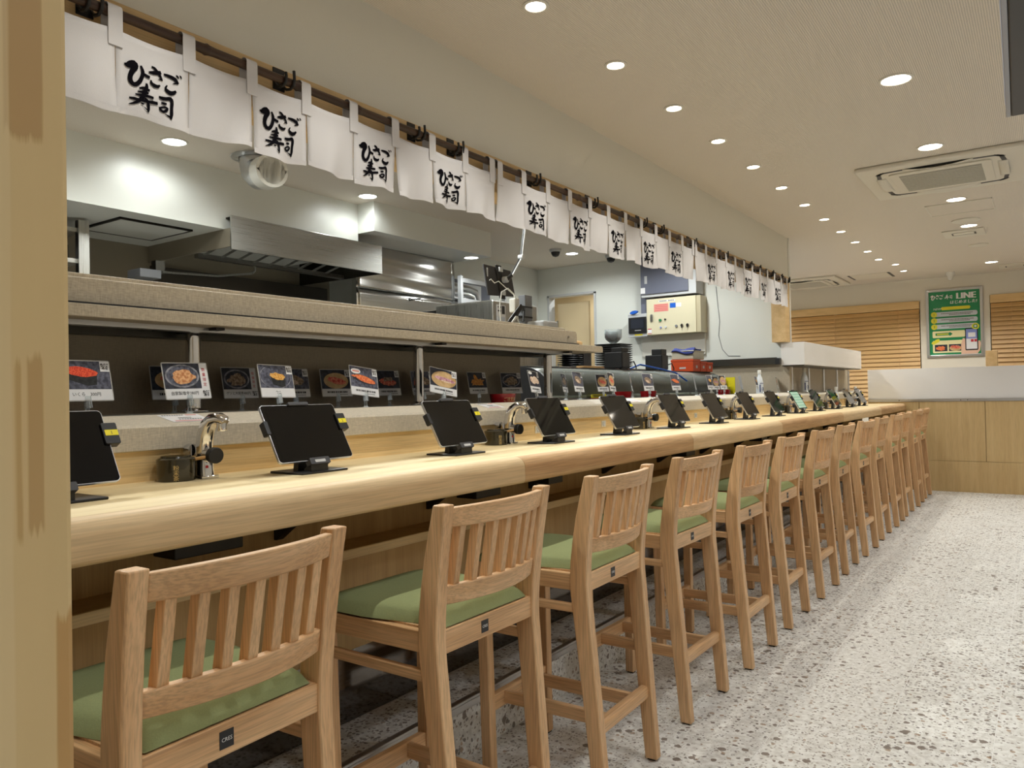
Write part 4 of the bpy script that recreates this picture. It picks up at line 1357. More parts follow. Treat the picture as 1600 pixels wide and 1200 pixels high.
def menu_card(loc, yaw, tilt, food, label, caption=None, side=None, roll=0, bubble=False, base_red=False):
    t = thing('menu_card', label, 'menu card', loc, R(yaw), 'picture menu cards on clear clips')
    rx = Matrix.Rotation(R(-tilt), 4, 'Y') @ Matrix.Rotation(R(-roll), 4, 'X')
    def P(u, v, n):
        q = rx @ Vector((n, u, v))
        return (q.x, q.y, q.z + 0.052)
    def sheet(poly, n):
        return MB().flat([P(u, v, n) for u, v in poly])
    MB().lathe([(0.030, 0), (0.030, 0.003), (0.012, 0.006), (0.006, 0.012), (0.005, 0.03)], 16, (0, 0, 0), True).build('clip_base', 'clear_acrylic', t, True)
    m_ = MB()
    for n0, n1 in ((-0.007, -0.002), (0.002, 0.006)):
        k = [(-0.008, -0.022), (0.008, -0.022), (0.007, 0.010), (-0.007, 0.010)]
        m_.add([P(u, v, n0) for u, v in k] + [P(u, v, n1) for u, v in k], [(3, 2, 1, 0), (4, 5, 6, 7), (0, 1, 5, 4), (1, 2, 6, 5), (2, 3, 7, 6), (3, 0, 4, 7)])
    m_.build('clip', 'clear_acrylic', t)
    sl = rrect(-UW / 2 - .003, UW / 2 + .003, -.003, UH + .003, .004, 3)
    k = len(sl)
    sv = MB().add([P(u, v, -.0006) for u, v in sl] + [P(u, v, .0002) for u, v in sl], [tuple(range(k - 1, -1, -1)), tuple(range(k, 2 * k))] + [(i, (i + 1) % k, k + (i + 1) % k, k + i) for i in range(k)]).build('laminated_sleeve', 'paper_shade', t)
    cb_ = sheet([(-UW / 2, 0), (UW / 2, 0), (UW / 2, UH), (-UW / 2, UH)], .0005).build('card', 'paper_white', t)
    x1 = UW / 2 - (0.026 if side else 0)
    v0 = 0.030
    bg, shapes = FOODS[food]
    sheet([(-UW / 2, v0), (x1, v0), (x1, UH), (-UW / 2, UH)], .0008).build('photo', bg, cb_)
    for q, (mt, poly) in enumerate(shapes):
        pp = [(-UW / 2 + a * (x1 + UW / 2), v0 + min(max(b_, 0.005), .995) * (UH - v0)) for a, b_ in poly]
        pp = [(min(max(a, -UW / 2), x1), b_) for a, b_ in pp]
        sheet(pp, .0011 + .0003 * q).build('photo_food', mt, cb_)
    # shop mark
    lw = 0.022
    lc = (UW / 2 - .014, UH - .015) if not side else (UW / 2 - .014, 0.014)
    if not side:
        sheet([(lc[0] - .0135, lc[1] - .014), (lc[0] + .0135, lc[1] - .014), (lc[0] + .0135, lc[1] + .0145), (lc[0] - .0135, lc[1] + .0145)], .0022).build('mark_ground', 'paper_white', cb_)
    MB().add([P(lc[0] + x * lw / 0.152, lc[1] + z * lw / 0.152, .0026) for x, z in logo_p], logo_f).build('shop_mark', 'ink_black', cb_)
    if bubble:
        sheet(ell(-UW / 2 + .03, UH - .018, .026, .010), .0024).build('bubble', 'paper_white', cb_)
        sheet([(-UW / 2 + .012, UH - .021), (-UW / 2 + .048, UH - .021), (-UW / 2 + .048, UH - .015), (-UW / 2 + .012, UH - .015)], .0027).build('bubble_print', 'pink_print', cb_)
    if caption:
        p, f = text2d(caption, 0.0125)
        cx = -0.012 if side else 0.0
        MB().add([P(cx + a, 0.0115 + b_, .001) for a, b_ in p], f).build('caption', 'print_black', cb_)
    else:
        rg = random.Random(hash(food) % 97 + int(loc[1] * 10))
        m_ = MB()
        u = -0.05
        while u < 0.05:
            w = rg.uniform(.003, .007)
            m_.flat([P(u, .0125, .001), P(u + w, .0125, .001), P(u + w, .020, .001), P(u, .020, .001)])
            u += w + rg.uniform(.0015, .004)
        for q in range(6):
            u = 0.012 + .007 * q
            m_.flat([P(u, .005, .001), P(u + .005, .005, .001), P(u + .005, .0075, .001), P(u, .0075, .001)])
        m_.build('caption_marks', 'print_black', cb_)
    if side:
        m_ = MB()
        for q, ch in enumerate(side):
            p, f = text2d(ch, 0.0125)
            m_.add([P(UW / 2 - .013 + a, UH - .024 - .0155 * q + b_, .001) for a, b_ in p], f)
        m_.build('side_caption', 'print_red', cb_)
    return t
LX, LB, LZ = -2.12, -2.37, 1.2045
FRONT = [(1.05, 6, 'salmon roe roll', 'いくら　300円', None, 0, False), (1.35, 2, 'salted squid', '自家製塩辛380円', '数量限定', -1, False), (1.68, 6, 'sea urchin roll', 'ウニ', None, 1, False), (2.08, 4, 'glazed prawn', None, None, 6, True), (2.54, -8, 'pink fish on a round wooden plate', None, None, 10, False), (3.27, 14, 'two pale pieces', None, None, 3, False)]
FL = ['menu card with red salmon roe sushi, priced 300 yen, beside the near post', 'menu card with a bowl of salted squid and red side lettering', 'menu card with a sea urchin roll on grey', 'menu card with an orange glazed prawn and a white bubble', 'tilted menu card with pink fish on a round wooden plate', 'menu card with two pale pieces of sushi at the canopy end']
for (y, yaw, food, cap, side, roll, bub), lab in zip(FRONT, FL):
    menu_card((LX, y, LZ), yaw, 12, food, lab, cap, side, roll, bub)
BACK = [(1.455, 0, 'red and white fish', 'shaded menu card with a wooden plate, half hidden by the salted squid card'), (1.715, 4, 'bowl of grey stew', 'shaded menu card with a bowl of squid and radish stew'), (1.955, 2, 'long eel', 'shaded menu card half hidden behind the sea urchin card'), (2.17, -4, 'red and white fish', 'shaded menu card half hidden at the left of the prawn card'), (2.47, 0, 'leafy topped sushi', 'shaded menu card with green topped sushi right of the prawn card'), (2.70, 0, 'long eel', 'shaded menu card hidden behind the pink fish card'), (3.12, 0, 'golden fritters', 'shaded menu card with golden fritters above the red bowl'), (3.42, -10, 'bowl of grey stew', 'shaded menu card with a grey dish at the divider end')]
for y, yaw, food, lab in BACK:
    st_ = food == 'bowl of grey stew' and y < 2
    menu_card((LB, y, LZ), yaw, 10, food, lab, 'ゲソと大根煮480円' if st_ else None, '数量限定' if st_ else None)
FAR = [(LB, 3.98, 20, 'bowl of grey stew', 'narrow menu card with a pale dish right of the last chrome post'), (LX, 3.71, 10, 'long eel', 'tilted menu card with a green and white dish beside the narrow one'), (LB, 4.46, 0, 'red and white fish', 'menu card with an orange plate half hidden by a tilted card'), (LX, 4.11, 14, 'red and white fish', 'tilted menu card with red and white seafood before the case'), (LX, 4.37, 24, 'long eel', 'narrow dark menu card left of the third tap'), (LX, 4.62, 0, 'long eel', 'menu card with grey fish and pale bubble behind the third tap'), (LX, 5.07, 0, 'glazed prawn', 'menu card with prawns before the serving case'), (LX, 5.43, 24, 'golden fritters', 'slim menu card with fritters below the orange boxes'), (LX, 5.74, 4, 'sea urchin roll', 'menu card with an orange roll below the orange boxes'), (LB, 6.56, 0, 'pink fish on a round wooden plate', 'pale menu card half hidden at the end of the case'), (LX, 6.03, 0, 'pink fish on a round wooden plate', 'menu card with pink fish at the end of the case'), (LX, 6.47, 26, 'two pale pieces', 'slim menu card beside the yellow sheet'), (LX, 6.90, 10, 'sea urchin roll', 'menu card with an orange piece before a white bottle'), (LX, 7.53, 14, 'red and white fish', 'menu card left of the last one before the white hood'), (LX, 7.85, -6, 'bowl of grey stew', 'last menu card with a yellow ringed dish before the white hood')]
for x, y, yaw, food, lab in FAR:
    menu_card((x, y, LZ), yaw, 10, food, lab, None, None, 2 if yaw > 8 else 0)

# red bowls for ordered dishes
def order_bowl(loc, label, letters, s=1.0):
    t = thing('order_bowl', label, 'bowl', loc, 0, 'red order bowls on the conveyor')
    n = 36
    secs = []
    for k_, z in ((0.86, 0), (0.88, .004), (1.0, .048), (0.97, .048), (0.86, .008)):
        secs.append([(0.055 * k_ * s * math.cos(2 * math.pi * i / n), 0.080 * k_ * s * math.sin(2 * math.pi * i / n), z * s) for i in range(n)])
    MB().loft(secs).build('bowl', 'red_lacquer', t, True)
    if letters:
        m_ = MB()
        p, f = text2d('ご注文品', 0.022)
        # lettering follows the oval wall
        vs_ = []
        for a, b_ in p:
            th = a / 0.075 - 0.15
            z = 0.013 + b_
            k_ = 0.88 + 0.12 * (z - .004) / .044 + 0.012
            vs_.append((0.055 * k_ * math.cos(th), 0.080 * k_ * math.sin(th), z))
        m_.add(vs_, f)
        m_.build('lettering', 'gold_print', t)
order_bowl((-2.13, 2.99, LZ), 'red order bowl with gold lettering beside the second tap', True)
order_bowl((-2.36, 4.72, LZ), 'red order bowl behind the seafood cards', False)
order_bowl((-2.36, 5.12, LZ), 'red order bowl left of the grey fish card', False)
order_bowl((-2.36, 6.7, LZ), 'red order bowl near the end of the serving case', False)
for i, (y, lab) in enumerate(((1.30, 'black tray under the salted squid card'), (1.62, 'black tray under the sea urchin card'), (2.05, 'black tray under the prawn card'))):
    pass

# white sauce bottles
def bottle(loc, s, label):
    t = thing('sauce_bottle', label, 'bottle', loc, 0, 'white plastic bottles with blue print')
    MB().lathe([(0.030 * s, 0), (0.034 * s, .004 * s), (0.034 * s, .11 * s), (0.026 * s, .15 * s), (0.015 * s, .175 * s), (0.015 * s, .19 * s)], 24, (0, 0, 0), True).build('body', 'bottle_white', t, True)
    MB().lathe([(0.017 * s, .19 * s), (0.017 * s, .222 * s), (0.013 * s, .228 * s)], 20, (0, 0, 0), False, True).build('cap', 'white_plastic', t, True)
    m_ = MB()
    def wrap(a0, a1, z0, z1):
        rr = 0.0344 * s
        m_.grid(lambda u, v: (rr * math.cos(R(a0 + (a1 - a0) * u)), rr * math.sin(R(a0 + (a1 - a0) * u)), (z0 + (z1 - z0) * v) * s), 6, 1)
    wrap(-75, -58, .02, .09)
    wrap(-70, 10, .098, .104)
    m_.build('print', 'bottle_blue', t)
    m_ = MB()
    for k in range(2):
        a0 = R(-20 + 22 * k)
        z0 = .05 - .02 * k
        m_.add([(0.0345 * s * math.cos(a0 + x * 0.45), 0.0345 * s * math.sin(a0 + x * 0.45), (z0 + y_ * .016) * s) for x, y_ in circle(0, 0, 1, 1, 14)], [tuple(range(14))])
    m_.build('print_motif', 'bottle_blue', t)
bottle((-2.19, 7.19, LZ), 0.98, 'white bottle with blue print behind a menu card')
bottle((-1.985, 7.98, 1.2125), 1.05, 'white bottle with blue print below the white hood')
bottle((-1.86, 8.78, ZC1), 0.95, 'white bottle on the counter behind the last but two tablets')
bottle((-1.86, 9.80, ZC1), 0.95, 'white bottle on the counter beside the oak partition')

# ------------------------------------------------------------------ far end of the conveyor: white hood, divider, posts
wh = thing('conveyor_hood', 'white boxed hood above the far end of the conveyor', 'hood', (-1.97, 7.50, 1.473))
MB().box(-0.105, 0.11, 0.0, 2.70, 0.0, 0.005).box(0.105, 0.11, 0, 2.70, 0.005, 0.215).box(-0.105, 0.105, 0.0, 0.005, 0.005, 0.215).box(-0.105, -0.10, 0.005, 2.70, 0.005, 0.215).box(-0.11, 0.105, 2.695, 2.70, .005, .215).build('shell', 'white_acrylic', wh, bevel=0.001)
bx('inner_tray', 'steel_dark', -0.1, 0.1, 0.02, 2.68, -0.01, 0.0, wh)
bx('plug_box', 'black_plastic', -0.15, -0.106, -0.05, 0.05, 0.01, 0.07, wh, 0.003)
dv = thing('far_divider', 'taupe divider panels between chrome uprights under the white hood', 'divider', (-2.045, 7.73, 1.2125))
for i in range(4):
    bx('panel', 'laminate_dark', -0.02, -0.005, 0.01 + 0.655 * i, 0.655 * (i + 1) + .005, -0.008, 0.25, dv)
for i in range(5):
    MB().tube([(0.0, 0.01 + 0.655 * i, 0.0), (0.0, 0.01 + 0.655 * i, 0.25)], 0.014, 12).build('upright', 'chrome', dv, True)
# acrylic screen on the partition
ac = thing('acrylic_screen', 'frosted white screen on a metal rail along the oak partition', 'screen', (-1.83, 10.42, 1.062))
bx('rail', 'alu', 0.0, 3.4, -0.025, 0.02, 0.0, 0.034, ac, 0.002)
bx('sheet', 'white_acrylic', 0.0, 3.4, -0.008, 0.002, 0.034, 0.40, ac)
for x in (0.35, 1.0, 1.07, 1.7, 2.4):
    MB().tube([(x, -0.025, 0.016), (x, -0.029, 0.016)], 0.006, 10).build('screw', 'steel_dark', ac)
tag(MB().box(-0.06, 0.06, 0, 0.12, 0, 1.66).build('booth_post', 'header_wood', None, bevel=0.003, loc=(-0.535, 10.85, 0)), 'pale wooden booth post rising behind the frosted screen', 'post')

# ------------------------------------------------------------------ wooden blinds
def blind(x0, x1, zt, zb_, label):
    t = thing('wooden_blind', label, 'blind', (x0, YB, zb_))
    w, h = x1 - x0, zt - zb_
    bx('head_valance', 'blind_header_wood', 0.002, w - .002, -0.03, 0.02, h - 0.105, h, t, 0.002)
    pitch = 0.0585
    n = int((h - 0.11) / pitch)
    m0 = None
    for k in range(n):
        z = h - 0.14 - pitch * k
        if m0 is None:
            m0 = MB().hexa([(0.006, -0.008, -0.029), (w - .006, -0.008, -0.029), (w - .006, -0.005, -0.029), (0.006, -0.005, -0.029), (0.006, 0.013, 0.030), (w - .006, 0.013, 0.030), (w - .006, 0.016, 0.030), (0.006, 0.016, 0.030)]).build('slat', 'blind_wood', t)
            s_ = m0
        else:
            s_ = m0.copy()
            C.objects.link(s_)
        s_.location = (0, 0, z)
    for fx in (0.12, 0.5, 0.88):
        MB().box(w * fx - .002, w * fx + .002, -0.012, -0.009, h - 0.14 - pitch * n, h - 0.105).build('ladder_cord', 'tan_wood_spoon', t)
    bx('bottom_rail', 'blind_wood', 0.006, w - .006, -0.01, 0.03, 0, 0.03, t, 0.003)
blind(-3.58, -1.392, 2.404, 0.92, 'wide wooden slat blind left of the green poster')
blind(-0.578, 1.38, 2.413, 0.92, 'wooden slat blind at the right edge beyond the poster')

# ------------------------------------------------------------------ framed poster
ps = thing('framed_poster', 'green framed poster with white lettering between the two blinds', 'poster', (-0.985, YB, 1.626))
PWd, PHt = 0.66, 0.914
fr = MB()
hw_ = PWd / 2
for a, b_, c, d in ((-hw_, -hw_ + .035, 0, PHt), (hw_ - .035, hw_, 0, PHt), (-hw_ + .035, hw_ - .035, 0, .035), (-hw_ + .035, hw_ - .035, PHt - .035, PHt)):
    fr.box(a, b_, -0.022, -0.001, c, d)
fr.build('frame', 'alu', ps, bevel=0.004)
def PP(u, v, n):        # u 0..1 left to right, v 0..1 bottom to top inside the frame
    return (-hw_ + .035 + u * (PWd - .07), -0.010 - n, .035 + v * (PHt - .07))
sheet_o = MB().flat([PP(0, 0, 0), PP(1, 0, 0), PP(1, 1, 0), PP(0, 1, 0)]).build('sheet', 'poster_green', ps)
def pprint(name, mat, poly, n=.001):
    return MB().flat([PP(u, v, n) for u, v in poly]).build(name, mat, sheet_o)
def ptext(body, size, u, v, mat, n=.003, align='CENTER', bold=0, sl=0.0):
    p, f = text2d(body, size, align)
    m_ = MB()
    for k in range(bold + 1):
        m_.add([PP(u + (a + sl * b_ + k * size * .03) / (PWd - .07), v + b_ / (PHt - .07), n + k * .0003) for a, b_ in p], f)
    m_.build('lettering', mat, sheet_o)
m_ = MB()
# brush-written shop name on one line
def brush_line(ids, u0, u1, v0, v1):
    qs = [q for q in range(len(logo_p)) if LOGO_ID[q] in ids]
    xa, xb = min(logo_p[q][0] for q in qs), max(logo_p[q][0] for q in qs)
    za, zb_ = min(logo_p[q][1] for q in qs), max(logo_p[q][1] for q in qs)
    re_ = {q: i for i, q in enumerate(qs)}
    m_.add([PP(u0 + (u1 - u0) * (logo_p[q][0] - xa) / (xb - xa), v0 + (v1 - v0) * (logo_p[q][1] - za) / (zb_ - za), .003 + .0002 * LOGO_ID[q]) for q in qs], [tuple(re_[i] for i in f) for f in logo_f if f[0] in re_])
brush_line(range(0, 11), 0.035, 0.305, 0.870, 0.955)
brush_line(range(11, len(STROKES)), 0.315, 0.475, 0.872, 0.952)
m_.build('brush_lettering', 'print_white', sheet_o)
ptext('LINE', 0.112, 0.725, 0.872, 'print_white', bold=4)
ptext('はじめました!', 0.050, 0.68, 0.80, 'print_white', bold=2, sl=0.12)
ptext('NEW', 0.04, 0.16, 0.71, 'print_white', sl=0.3)
pprint('ribbon', 'poster_yellow', [(.26, .705), (.80, .705), (.82, .735), (.80, .755), (.26, .755), (.24, .73)])
for k in range(3):
    v = 0.64 - 0.098 * k
    pprint('pill', 'poster_pill', [(.12 + .43 + a * .82, v + b_ * .076) for a, b_ in rrect(-.5, .5, -.5, .5, .49, 6)] if False else [(u, v + (vv) * 1.0) for u, vv in rrect(.12, .95, -.036, .036, .034, 6)], .001)
    pprint('number_disc', 'poster_yellow', [(.10 + .062 * math.cos(a), v + .044 * math.sin(a)) for a in [2 * math.pi * i / 20 for i in range(20)]], .002)
    ptext(str(k + 1), 0.045, .10, v - .018, 'poster_green')
    mm_ = MB()
    rg = random.Random(k)
    for row in range(2):
        u = .24 if row == 0 else .40
        while u < (.86 if row == 0 else .8):
            w = rg.uniform(.012, .03)
            mm_.flat([PP(u, v + .004 - .022 * row, .0025), PP(u + w, v + .004 - .022 * row, .0025), PP(u + w, v + .016 - .022 * row, .0025), PP(u, v + .016 - .022 * row, .0025)])
            u += w + .007
    mm_.build('small_print', 'mid_grey', sheet_o)
pprint('info_panel', 'poster_cream', rrect(.06, .70, .27, .375, .02, 4), .001)
pprint('arrow', 'poster_green', [(.12, .305), (.40, .305), (.40, .29), (.46, .325), (.40, .36), (.40, .345), (.12, .345)], .002)
pprint('arrow_text', 'poster_yellow', [(.15, .317), (.38, .317), (.38, .333), (.15, .333)], .003)
pprint('info_panel', 'poster_cream', rrect(.06, .72, .03, .225, .02, 4), .001)
pprint('food_photo', 'photo_dark', [(.10, .055), (.35, .055), (.35, .16), (.10, .16)], .002)
pprint('food_shape', 'food_prawn', ell(.22, .105, .09, .035, 0, wob=.25, seed=3), .003)
pprint('food_photo', 'photo_dark', [(.38, .055), (.64, .055), (.64, .16), (.38, .16)], .002)
pprint('food_shape', 'plate_wood', ell(.51, .098, .12, .042), .003)
pprint('food_shape', 'food_red', ell(.51, .115, .1, .024, -6), .004)
pprint('burst', 'poster_yellow', ell(.12, .205, .085, .03, 20, wob=.2, seed=5), .003)
pprint('hand', 'poster_skin', [(.62, .0), (.93, .0), (.98, .05), (1.0, .16), (.985, .2), (.95, .2), (.93, .1), (.74, .09), (.70, .24), (.655, .25), (.62, .16)], .0025)
pprint('phone', 'print_black', rrect(.70, .95, .055, .40, .02, 4), .0035)
pprint('phone_screen', 'paper_white', [(.72, .075), (.93, .075), (.93, .235), (.72, .235)], .004)
pprint('phone_screen', 'poster_blue', [(.72, .235), (.93, .235), (.93, .385), (.72, .385)], .004)
pprint('phone_button', 'print_red', [(.81, .185), (.865, .185), (.865, .225), (.81, .225)], .0045)
pprint('phone_button', 'print_red', [(.875, .185), (.928, .185), (.928, .225), (.875, .225)], .0045)
pprint('phone_bubble', 'paper_white', [(.76, .26), (.90, .26), (.90, .33), (.76, .33)], .0045)
pprint('badge', 'poster_yellow', ell(.905, .425, .075, .048, 0, wob=.06, seed=8), .005)
pprint('badge_mark', 'poster_green', rrect(.865, .945, .400, .452, .012, 3), .006)
pprint('badge_mark', 'print_white', ell(.905, .427, .026, .016), .007)

# ------------------------------------------------------------------ kitchen behind the conveyor
hd_ = thing('extractor_hood', 'brushed stainless extractor hood with dark slanted baffles', 'hood', (-4.16, 2.95, 2.19))
bx('fascia', 'steel_y', -0.012, 0.0, 0.0, 1.33, 0.0, 0.215, hd_, 0.002)
bx('side_panel', 'sheet_taupe', -0.94, -0.012, 0.0, 0.012, 0.02, 0.135, hd_)
bx('side_panel', 'steel_dark', -0.94, -0.012, 1.318, 1.33, 0.0, 0.215, hd_)
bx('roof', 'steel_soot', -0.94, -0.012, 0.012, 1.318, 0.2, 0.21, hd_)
for k in range(9):
    y = 0.06 + 0.13 * k
    MB().hexa([(-0.40, y, 0.02), (-0.05, y, 0.10), (-0.05, y + .03, 0.10), (-0.40, y + .03, 0.02), (-0.40, y + .05, 0.05), (-0.05, y + .05, 0.13), (-0.05, y + .06, 0.13), (-0.40, y + .06, 0.05)]).build('baffle', 'steel_y', hd_)
MB().box(-0.44, -0.40, 0.03, 1.31, 0.0, 0.03).box(-0.05, -0.03, 0.03, 1.31, 0.02, 0.04).build('grease_channel', 'steel_y', hd_)
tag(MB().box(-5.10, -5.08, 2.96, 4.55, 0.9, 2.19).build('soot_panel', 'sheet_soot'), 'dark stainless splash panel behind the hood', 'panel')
# work lamp and thin pipe at the left of the hood
wl = thing('wall_lamp_box', 'small grey box with a thin bent pipe left of the hood', 'fitting', (-4.6, 2.65, 2.04))
bx('box', 'mid_grey', -0.12, 0.03, -0.06, 0.08, -0.02, 0.035, wl, 0.006)
bx('bracket', 'steel_dark', -0.05, 0.0, 0.06, 0.12, 0.02, 0.1, wl)
MB().tube([(0, 0.1, 0.03), (0, 0.5, 0.05), (0, 0.78, 0.10), (0, 0.80, 0.12), (0, 0.80, 0.19)], 0.008, 8).build('pipe', 'steel_z', wl, True)
# tall steel rack with dark shelves at far left
rk = thing('steel_rack', 'tall steel rack with dark shelves at the left kitchen end', 'rack', (-4.85, 1.9, 0))
for sx, sy in ((0.25, 0.36), (-0.25, 0.36), (0.25, -0.6), (-0.25, -0.6)):
    bx('upright', 'steel_z', sx - .02, sx + .02, sy - .03, sy + .03, 0, 2.31, rk)
for z in (1.7, 1.93, 2.06, 2.24):
    bx('shelf', 'steel_y', -0.25, 0.25, -0.6, 0.36, z, z + 0.025, rk)
bx('back_board', 'black_plastic', -0.25, -0.23, -0.6, 0.36, 1.0, 2.31, rk)
for k in range(6):
    tag(bx('shelf_box', ('light_grey', 'mid_grey', 'black_plastic')[k % 3], -4.98, -4.7, 1.42 + .14 * k, 1.53 + .14 * k, 2.086, 2.18, None, 0.004), ('pale box on the steel rack shelf, %s from the left' % ordinal(k)), 'box', 'boxes on the steel rack')
# duct elbow on the kitchen ceiling
du = thing('duct_elbow', 'silver duct elbow hanging from the kitchen ceiling behind the curtain', 'duct', (-3.865, 2.92, CEIL))
MB().lathe([(0.145, 0), (0.145, -0.006), (0.1, -0.012)], 32, (0, 0, 0)).build('flange', 'alu', du, True)
A = [(0, 0, 0), (0, 0, -0.05), (0.012, -0.004, -0.085), (0.05, -0.012, -0.112), (0.10, -0.025, -0.122), (0.2, -0.05, -0.128)]
MB().tube(A, [.096, .096, .094, .092, .090, .090], 28, False).build('elbow', 'alu', du, True)
e0, e1 = Vector(A[-2]), Vector(A[-1])
dd = (e1 - e0).normalized()
MB().tube([e0 + dd * .02, e1 + dd * .02, e1 + dd * .02, e1 - dd * .03], [.097, .097, .078, .074], 28, False).build('collar', 'white_plastic', du, True)
MB().tube([e1 - dd * .10, e1 - dd * .098], [.088, .088], 24).build('damper', 'dark_grey', du)
# stainless wall cladding below the boxed bulkhead
wc = thing('stainless_cladding', 'polished stainless wall cladding below the boxed bulkhead', 'cladding', (-4.47, 4.3, 1.0))
for k, (z0, z1) in enumerate(((0, 1.12), (1.123, 1.48))):
    def G(u, v, z0=z0, z1=z1, k=k):
        yy = 1.235 * u
        zz = z0 + (z1 - z0) * v
        return (0.0012 * math.sin(7 * u + 3 * v) + 0.0018 * math.sin(16 * v + 2.4 * u + k), yy, zz)
    o = MB().grid(G, 24, 24).build('sheet', 'steel_wave', wc, True)
    o.modifiers.new('s', 'SOLIDIFY').thickness = 0.003
hk = MB().tube([(0.004, 0.62, 1.09), (0.02, 0.64, 1.075), (0.02, 0.70, 1.09), (0.022, 0.74, 1.095)], 0.006, 8).build('hook', 'black_metal', wc, True)
# open appliance with silver ducts
ap_ = thing('water_heater_rack', 'open pale blue appliance frame with silver ducts and valves', 'appliance', (-4.45, 5.60, 1.0))
bx('back', 'light_grey', -0.32, -0.30, 0, 0.72, 0.9, 1.36, ap_)
for y in (0.0, 0.70):
    bx('frame_post', 'light_grey', -0.02, 0.02, y - .015, y + .015, 0, 1.36, ap_)
for z in (1.32, 1.13, 0.99):
    bx('frame_bar', 'light_grey', -0.015, 0.015, 0, 0.70, z - .02, z + .02, ap_)
for k in range(3):
    z = 1.27 - 0.055 * k
    MB().tube([(-0.1, -0.02, z), (-0.1, 0.25 - .04 * k, z), (-0.1, 0.36 - .05 * k, z - .02), (-0.1, 0.40 - .05 * k, z - .1)], 0.030, 14).build('duct', 'alu', ap_, True)
MB().box(-0.12, -0.02, 0.03, 0.3, 1.02, 1.1).build('valve_block', 'black_plastic', ap_)
MB().tube([(-0.02, 0.12, 1.1), (-0.02, 0.14, 1.04), (-0.02, 0.2, 1.03)], 0.008, 8).build('brass_valve', 'tan_wood_spoon', ap_, True)
tag(MB().box(-4.44, -4.0, 4.9, 5.7, 1.90, 1.96).build('black_tray', 'black_plastic', None, bevel=0.01), 'wide shallow black tray in front of the ducts', 'tray')
tag(MB().prism([(5.62, 1.2), (6.62, 1.2), (6.62, 2.36), (6.56, 2.42), (5.62, 2.42)], 'X', -4.9, -4.86).build('grey_wall_panel', 'blue_grey'), 'blue-grey wall panel with a cut corner by the doorway', 'panel')
# steel machine with a label
mc = thing('steel_machine', 'grey steel machine with a paper label behind the canopy', 'machine', (-3.25, 4.36, 0.0))
bx('casing', 'steel_z', -0.25, 0.25, -0.24, 0.3, 0, 1.88, mc, 0.01)
lb = bx('paper_label', 'paper_white', 0.2505, 0.252, -0.2, -0.1, 1.70, 1.85, mc)
MB().box(0.2522, 0.2525, -0.19, -0.155, 1.83, 1.84).box(0.2522, 0.2525, -0.19, -0.155, 1.805, 1.815).box(0.2522, 0.2525, -0.145, -0.11, 1.79, 1.845).build('label_print', 'print_black', lb)
bx('label_print', 'poster_pill', 0.2522, 0.2525, -0.19, -0.11, 1.71, 1.77, lb)
# kitchen tablet on a jointed arm
ka = thing('kitchen_tablet', 'dark tablet held on a jointed black and silver arm', 'tablet', (-2.6, 3.62, 1.81))
tb = MB().hexa([(0.03, -0.135, 0.0), (0.03, 0.135, 0.015), (0.022, 0.135, 0.015), (0.022, -0.135, 0.0), (0.0, -0.135, 0.18), (0.0, 0.135, 0.172), (-0.008, 0.135, 0.172), (-0.008, -0.135, 0.18)]).build('tablet_back', 'dark_grey', ka, bevel=0.002)
bx('sticker', 'light_grey', 0.008, 0.012, -0.118, -0.108, 0.11, 0.16, tb)
MB().hexa([(0.036, -0.025, -0.01), (0.036, 0.03, -0.01), (0.026, 0.03, -0.01), (0.026, -0.025, -0.01), (0.008, -0.025, 0.19), (0.008, 0.03, 0.19), (-0.002, 0.03, 0.19), (-0.002, -0.025, 0.19)]).build('clamp', 'black_plastic', ka, bevel=0.004)
for z in (0.012, 0.15):
    bx('clamp_pad', 'light_grey', 0.014 + (0.15 - z) * .15, 0.042 - z * .12, -0.01, 0.022, z, z + 0.025, ka)
MB().tube([(0.02, 0.028, 0.105), (0.05, 0.03, 0.105)], 0.018, 14).build('joint', 'light_grey', ka, True)
arm = [(0.05, 0.03, 0.108), (0.055, 0.06, 0.13)]
MB().tube(arm, 0.012, 10).build('wrist', 'black_plastic', ka, True)
for nm, mt, r_, dx in (('arm_bar', 'black_plastic', 0.009, 0.0), ('arm_trim', 'light_grey', 0.006, 0.008)):
    MB().tube([(0.055 + dx, 0.06, 0.13), (0.055 + dx, 0.165, 0.25)], r_, 10).build(nm, mt, ka, True)
    MB().tube([(0.055 + dx, 0.165, 0.25), (0.055 + dx, 0.205, 0.42), (0.055 + dx, 0.22, 0.50)], r_, 10).build(nm, mt, ka, True)
MB().tube([(0.045, 0.16, 0.25), (0.078, 0.16, 0.25)], 0.016, 14).build('elbow_knob', 'light_grey', ka, True)
MB().box(0.03, 0.46, 0.2, 0.24, 0.46, 0.49).build('mounting_bar', 'black_plastic', ka)
MB().tube([(0.03, -0.12, 0.085), (0.05, -0.135, 0.09), (0.05, -0.10, 0.07), (0.05, -0.06, 0.085), (0.06, 0.0, 0.05), (0.1, 0.09, -0.02), (0.14, 0.12, -0.08), (0.14, 0.13, -0.2)], 0.003, 6).build('cable', 'wire_white', ka, True)
